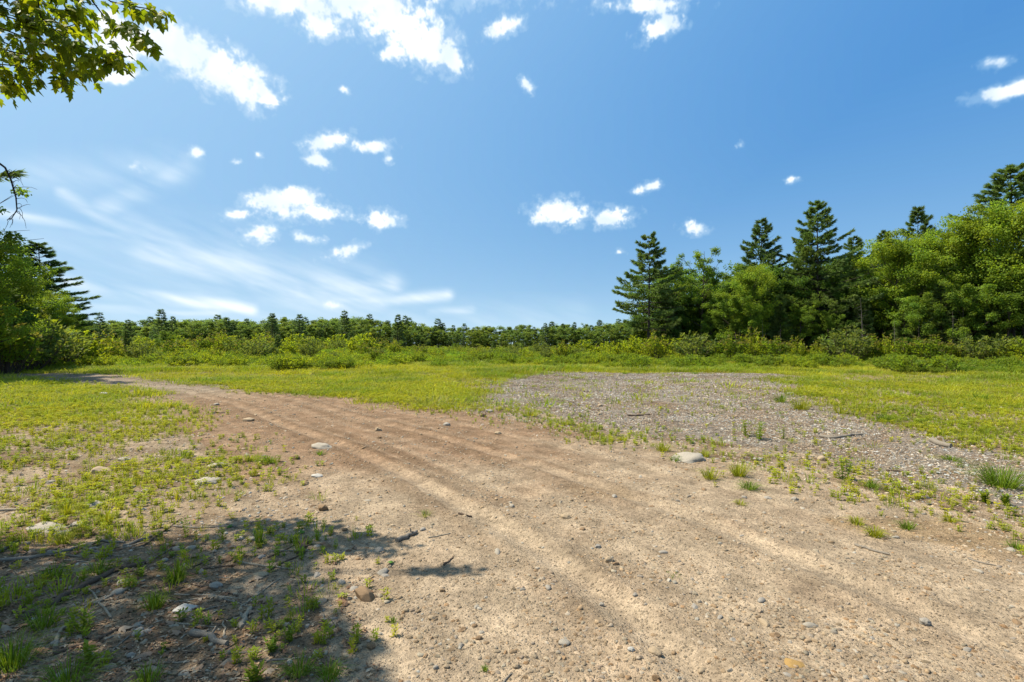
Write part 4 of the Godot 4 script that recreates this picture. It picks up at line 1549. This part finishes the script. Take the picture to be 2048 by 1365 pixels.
func build_sticks() -> void:
	var grey := Color(0.30, 0.26, 0.21)
	var darkb := Color(0.17, 0.125, 0.09)
	var pale := Color(0.42, 0.36, 0.27)
	stick([798, 1081, 832, 1063], 9.0, grey, "short thick grey stick lying alone on the track", 0.7)
	stick([389, 1262, 420, 1276, 456, 1288], 14.0, grey, "thickest broken stick lying in the deep shade", 0.7)
	stick([483, 1256, 492, 1235, 500, 1213], 11.0, pale, "straight pale stick pointing away in the deep shade", 0.7)
	stick([449, 1272, 452, 1255, 448, 1240], 4.0, pale, "thin pale twig between two thick sticks")
	stick([-30, 1124, 60, 1116, 120, 1103, 170, 1090, 205, 1082, 250, 1084], 7.0, grey, "long bent branch lying along the upper rim of the shade")
	stick([248, 1093, 275, 1082, 306, 1071], 7.0, grey, "grey stick continuing the long bent branch")
	stick([-10, 1022, 60, 1020, 112, 1023], 6.0, pale, "straight pale branch in the sunny weeds of the verge")
	stick([-10, 1112, 20, 1095, 44, 1080], 7.0, grey, "short grey branch meeting the long bent one")
	stick([40, 1236, 110, 1205, 170, 1170, 230, 1142, 295, 1124], 12.0, darkb, "dark thick branch slanting through the deep shade")
	stick([190, 1206, 250, 1180, 290, 1160], 6.0, pale, "pale branch beside the dark slanting one")
	stick([118, 1294, 124, 1262, 150, 1230, 190, 1202, 215, 1192], 7.0, pale, "curved pale branch bowed through the deep shade")
	stick([226, 1232, 205, 1205, 180, 1172, 155, 1148], 4.0, pale, "thin pale twig crossing over the branches in shade")
	stick([110, 1306, 180, 1285, 250, 1252], 8.0, darkb, "dark stick in shade below the curved pale branch")
	stick([200, 1322, 235, 1292, 270, 1262], 4.0, grey, "thin grey twig beside the pale lit cobble")
	stick([1708, 1089, 1740, 1099, 1776, 1109], 6.0, grey, "straight weathered stick on the stony shoulder")
	stick([1637, 873, 1665, 877, 1692, 876, 1700, 872, 1724, 871], 7.0, grey, "weathered crooked branch on the grey chip pad")
	stick([1256, 832, 1275, 831, 1298, 829], 4.0, darkb, "dark stick at the near edge of the chip pad")
	stick([348, 1051, 400, 1055, 475, 1053], 4.0, grey, "thin stick across the verge above the shade")
	stick([888, 1126, 898, 1119, 908, 1111], 4.0, darkb, "small dark twig on open sand of the track")
	stick([1002, 1368, 1012, 1354, 1021, 1341], 5.0, grey, "grey twig on open sand at the track's near end")
	stick([600, 1108, 607, 1095, 614, 1078], 12.0, darkb, "stout dark stick end at the shade's upper corner")
	stick([858, 1073, 880, 1069, 902, 1065], 3.0, pale, "fine straw coloured twig beside the short thick stick")
	stick([918, 1031, 930, 1032, 944, 1031], 5.0, darkb, "little dark twig lying crosswise on the track")
	stick([1935, 1118, 1960, 1126, 1988, 1130], 4.0, grey, "thin grey stick below the yellowish shoulder weeds")
	stick([330, 1025, 345, 1020, 352, 1018], 5.0, grey, "short stick among pebbles of the verge")
	stick([1770, 942, 1790, 942, 1804, 943], 4.0, darkb, "thin dark stick on the near side of the chip pad")
	stick([1860, 883, 1880, 890, 1898, 895], 12.0, grey, "stub of grey rotten wood on the chip pad")
	for i in 64:
		var px := rr(-40.0, 560.0)
		var py := rr(1090.0, 1360.0)
		var a := rr(-0.5, 0.9)
		var l := rr(25.0, 130.0)
		stick([px, py, px + l * 0.5 * cos(a) + rr(-4, 4), py - l * 0.3 * sin(a), px + l * cos(a), py - l * 0.6 * sin(a)], rr(2.5, 4.5), [grey, darkb, pale][i % 3], ["thin grey twig among the litter in deep shade", "thin dark twig among the litter in deep shade", "thin pale twig among the litter in deep shade"][i % 3], 0.6, "twigs in the deep shade", "twig")
	# fallen leaves
	var shapes := []
	for k in 4:
		var b := MB.new()
		maple_leaf(b, Transform3D(), [Color(0.20, 0.12, 0.07), Color(0.26, 0.18, 0.12), Color(0.15, 0.095, 0.06), Color(0.30, 0.24, 0.18)][k], 0.5 + 0.25 * k)
		shapes.append(b.done())
	for i in 120:
		var px := rr(-20.0, 420.0)
		var py := rr(1085.0, 1365.0)
		if i > 90:
			px = rr(400.0, 720.0)
		var g := on(gp(px, py))
		var o := single("fallen_leaf", shapes[i % 4], M.litter, "curled dry brown leaf among twigs in the deep shade", "leaf", "dry fallen leaves")
		var s := rr(0.045, 0.085)
		o.scale = Vector3(s, s, s)
		o.rotation = Vector3(-PI / 2 + rr(-0.45, 0.45), rr(0, TAU), rr(-0.3, 0.3))
		o.position = g + Vector3(0, 0.012, 0)
	var scraps := []
	for k in 4:
		var b := MB.new()
		var l := rr(0.7, 1.3)
		leaf4(b, Vector3(-l * 0.5, 0, 0), Vector3.RIGHT, Vector3.UP, l, rr(0.3, 0.6), Color(1, 1, 1))
		leaf4(b, Vector3(0, 0.12, rr(-0.3, 0.3)), Vector3(0.3, 0.2, 0.9).normalized(), Vector3(0.2, 0.9, -0.2).normalized(), l * 0.8, rr(0.1, 0.3), Color(0.8, 0.8, 0.8))
		scraps.append(b.done())
	strew("leaf_litter", scraps, M.litter, 9000, func(_i):
		var px := rr(-120.0, 760.0)
		var py := rr(1040.0, 1420.0)
		var n := n2.get_noise_2d(px * 0.06, py * 0.1)
		if rng.randf() > clampf(1.1 - maxf(0.0, px - 250.0) / 480.0 - maxf(0.0, 1110.0 - py) / 70.0 + 1.2 * n, 0.0, 1.0): return []
		var g := on(gp(px, py))
		var s := rr(0.012, 0.04)
		var c: Color = [Color(0.22, 0.14, 0.08), Color(0.30, 0.21, 0.13), Color(0.17, 0.11, 0.07), Color(0.36, 0.28, 0.19), Color(0.26, 0.15, 0.09)][rng.randi() % 5]
		return [Transform3D((Basis(Vector3.UP, rr(0, TAU)) * Basis(Vector3.RIGHT, rr(-0.4, 0.4))).scaled(Vector3(s, s, s)), g + Vector3(0, 0.006, 0)), tint(c, 0.25)], "dry brown leaf litter and bark scraps under the maple", "leaf litter")
	for q in [[782, 1122], [607, 1068], [455, 1057]]:
		var b := MB.new()
		maple_leaf(b, Transform3D(), Color(0.06, 0.14, 0.02), 0.6)
		var o := single("fallen_leaf", b.done(), M.litter, ["fresh green leaf lying on the sunny track", "fresh green leaf beside the stout dark stick", "fresh green leaf on the verge above the shade"][[782, 607, 455].find(q[0])], "leaf")
		o.scale = Vector3(0.06, 0.06, 0.06)
		o.rotation = Vector3(-PI / 2 + 0.3, rr(0, TAU), 0.2)
		o.position = on(gp(q[0], q[1])) + Vector3(0, 0.015, 0)

func build_tufts() -> void:
	var yellow := Color(0.30, 0.32, 0.028)
	var green := Color(0.15, 0.23, 0.022)
	var pale := Color(0.27, 0.29, 0.09)
	# pixel of the root, height and width in pixels, number of blades, colour, label
	var list := [
		[2000, 972, 66, 100, 190, green, "largest grass tuft with long arching blades on the chip pad"],
		[1420, 958, 34, 44, 70, yellow, "yellow green tuft leaning on the half buried boulder"],
		[1476, 952, 36, 44, 90, yellow, "yellowish rounded tuft behind a darker green one"],
		[1496, 978, 26, 46, 80, green, "dark green low tuft in front of the yellowish one"],
		[1350, 922, 18, 28, 50, green, "small green tuft at the end of the half buried boulder"],
		[1408, 912, 20, 30, 50, yellow, "small yellow tuft behind the half buried boulder"],
		[1325, 900, 26, 46, 70, yellow, "loose bright tuft on the track's upper shoulder"],
		[1742, 974, 24, 40, 60, green, "green tuft beside the leafy plant on the shoulder"],
		[1900, 921, 16, 44, 60, green, "low spreading green tuft on the chip pad"],
		[1748, 1070, 30, 40, 80, yellow, "bristly yellowish tuft on the stony shoulder"],
		[1712, 1046, 24, 34, 50, yellow, "thin yellowish tuft above the bristly one"],
		[1812, 1056, 26, 34, 50, green, "green tuft beside the bristly yellowish one"],
		[1898, 1042, 20, 34, 50, yellow, "pale tuft at the end of the shoulder weeds"],
		[1858, 978, 20, 34, 40, pale, "greyish tuft with a dead stalk on the chip pad"],
		[2030, 1095, 24, 40, 50, green, "dark tuft near the stony shoulder's far end"],
		[540, 924, 22, 40, 70, green, "green tuft at the left edge of the track"],
		[502, 920, 18, 40, 60, yellow, "yellow tuft beside the green one at the track's edge"],
		[440, 918, 16, 26, 40, yellow, "small tuft in the verge beside the long flat stone"],
		[215, 1048, 38, 38, 80, yellow, "tall yellow tuft standing alone in the verge"],
		[136, 1030, 40, 46, 80, yellow, "yellowish tuft growing behind the broad cracked slab"],
		[128, 1085, 34, 44, 70, yellow, "yellowish tuft growing in front of the broad cracked slab"],
		[520, 1088, 62, 30, 26, green, "thin rush like stems with dark seed heads above the shade"],
		[356, 1158, 64, 50, 70, green, "upright bright grass clump at the rim of the deep shade"],
		[312, 1212, 50, 50, 80, green, "dense grass clump inside the deep shade"],
		[198, 1142, 36, 56, 60, green, "grass clump at the shade's upper rim near the long branch"],
		[110, 1150, 44, 60, 60, green, "shaded grass clump under the long bent branch"],
		[852, 1030, 20, 34, 26, pale, "sparse dry tuft alone on the sandy track"],
		[788, 1242, 24, 18, 18, green, "tiny green tuft on sand beside the brown rock"],
		[660, 1350, 46, 60, 70, green, "grass clump at the lower rim of the shade"],
		[600, 1345, 50, 70, 70, green, "wide grass clump in shade beside the lower clump"],
		[300, 1365, 60, 60, 60, green, "fine grass clump in shade below the thin grey twig"],
		[30, 1330, 90, 110, 120, green, "thick grass clump in the corner of the deep shade"],
		[90, 1250, 60, 70, 70, green, "grass clump among the branches in deep shade"],
		[140, 1365, 70, 110, 90, green, "low matted grass clump at the end of the dark stick"],
		[640, 908, 12, 24, 36, green, "tuft growing against the half buried pale boulder"],
		[1602, 818, 34, 52, 90, yellow, "tall grass tuft at the far corner of the chip pad"],
		[1560, 806, 24, 34, 60, green, "round green tuft beside the tall one at the pad's corner"],
		[1680, 826, 24, 40, 60, yellow, "leaning tuft on the rim between pad and meadow"],
		[1770, 842, 26, 40, 60, green, "dark rooted tuft on the rim between pad and meadow"],
		[1388, 752, 8, 20, 40, green, "small tuft at the far rim of the chip pad"],
		[1250, 752, 7, 18, 40, green, "small dark tuft beyond the chip pad"],
		[1060, 830, 18, 50, 60, yellow, "yellow tuft between track and chip pad"],
		[1245, 880, 18, 30, 40, yellow, "sparse tuft in brown soil below the chip pad"],
		[1130, 848, 14, 30, 40, yellow, "low yellow tuft beside the brown soil"],
		[970, 1335, 26, 16, 14, green, "tiny tuft of three blades on open sand"],
		[1960, 800, 22, 50, 60, green, "dark green tuft in the bright meadow beyond the pad"],
		[1480, 1010, 18, 26, 30, yellow, "sparse tuft on the brown ridge of the shoulder"],
		[1345, 1146, 10, 30, 16, green, "sprig of grass on the pale sand beyond the rut"],
	]
	for q in list:
		var g := on(gp(q[0], q[1]))
		var d := -g.z
		var h: float = q[2] / F * d * 1.05
		var w: float = q[3] / F * d * 0.85
		var m := blades(int(q[4] * 1.7), h, w, clampf(0.0022 + 0.0006 * d, 0.0028, 0.012), 0.55, q[5], 0.22)
		var o := single("grass_tuft", m, M.grass, q[6], "grass")
		o.position = g
	# leafy plants: stem, leaves
	for q in [
		[1686, 958, 42, 10, 0.045, "feathery green plant with its own dark shadow beside the chip pad"],
		[1492, 872, 32, 7, 0.055, "leafy seedling at the end of a row on the chip pad"],
		[1516, 878, 40, 8, 0.055, "tallest leafy seedling of a row on the chip pad"],
		[1566, 878, 28, 4, 0.05, "single stemmed leafy seedling apart from the others on the pad"],
		[1528, 942, 46, 2, 0.03, "thin upright weed above the track's shoulder"],
		[165, 1262, 36, 3, 0.05, "young broad leaved plant lit among the branches in shade"],
		[510, 1362, 30, 4, 0.045, "broad leaved weed at the lower rim of the shade"],
		[580, 1280, 30, 6, 0.03, "leafy weed clump in shade at the track's side"],
		[548, 1300, 28, 6, 0.03, "low leafy weed clump behind the thick broken stick"],
		[175, 1325, 36, 3, 0.05, "glossy leaved seedling in shade near the dark stick"],
		[375, 1070, 44, 3, 0.035, "spindly weed with sunny leaves above the shade"],
		[450, 1080, 34, 4, 0.03, "small sunny weed beside the grey cobble above the shade"],
		[2010, 1010, 20, 5, 0.05, "dark leafy weed in front of the largest tuft"],
		[1970, 1005, 18, 5, 0.05, "broad leaved weed near the largest tuft"],
	]:
		var g := on(gp(q[0], q[1]))
		var d := -g.z
		var h: float = q[2] / F * d
		var t := thing("leafy_weed", q[5], "plant", g)
		part("leaves", weed(q[3], h, q[4], green.lerp(yellow, rr(0.0, 0.45)), 6), M.grass, t)

# ------------------------------------------------------------------ the scene
func _ready() -> void:
	rng.seed = 20240611
	n1.seed = 1
	n1.frequency = 0.06
	n1.fractal_octaves = 4
	n2.seed = 2
	n2.frequency = 0.16
	n2.fractal_octaves = 4
	n3.seed = 3
	n3.frequency = 2.6
	n3.fractal_octaves = 3

	var cam := Camera3D.new()
	cam.name = "camera"
	cam.fov = 67.33
	cam.near = 0.05
	cam.far = 4000.0
	add_child(cam)
	cam.position = Vector3(0, EYE, 0)
	cam.rotation_degrees = Vector3(0.42, 0, 0)

	var env := Environment.new()
	env.background_mode = Environment.BG_SKY
	var sky_mat := PanoramaSkyMaterial.new()
	sky_mat.panorama = panorama()
	var sky := Sky.new()
	sky.sky_material = sky_mat
	env.sky = sky
	env.background_energy_multiplier = 0.65
	env.sky_rotation = Vector3(0, PI, 0)
	env.tonemap_mode = Environment.TONE_MAPPER_LINEAR
	env.tonemap_exposure = 1.85
	env.sdfgi_enabled = true
	env.ssao_enabled = true
	env.ssil_enabled = true
	var we := WorldEnvironment.new()
	we.name = "environment"
	we.environment = env
	add_child(we)

	var sun := DirectionalLight3D.new()
	sun.name = "sun"
	sun.light_energy = 1.6
	sun.light_color = Color(1.0, 0.955, 0.88)
	sun.light_angular_distance = 0.53
	sun.shadow_enabled = true
	add_child(sun)
	sun.look_at_from_position(Vector3.ZERO, SUN_GOES, Vector3.UP)
	print("sky ", Time.get_ticks_msec())

	for q in [[1060, 749], [1560, 749], [1590, 775], [1600, 795], [1720, 835], [1860, 872], [2048, 925], [2300, 1000], [2300, 1120], [2048, 1010], [1800, 965], [1600, 905], [1400, 880], [1250, 858], [1100, 830], [970, 800], [940, 775], [1000, 760]]:
		var g := gp(q[0], q[1])
		chips.append(Vector2(g.x, g.z))
	for q in [[1560, 748], [1600, 795], [1720, 835], [1860, 872], [2048, 925], [2300, 1000], [3500, 1000], [3500, 735], [1560, 738]]:
		var g := gp(q[0], q[1])
		right_meadow.append(Vector2(g.x, g.z))

	materials()
	print("materials ", Time.get_ticks_msec())
	build_ground()
	print("ground ", Time.get_ticks_msec(), " ", gx.size(), "x", gz.size())
	build_woods()
	build_far_woods()
	print("woods ", Time.get_ticks_msec())
	build_shrubs()
	print("shrubs ", Time.get_ticks_msec())
	build_maple()
	print("maple ", Time.get_ticks_msec())
	build_stones()
	build_sticks()
	build_tufts()
	print("small ", Time.get_ticks_msec())
	build_gravel()
	build_cover()
	print("done ", Time.get_ticks_msec())
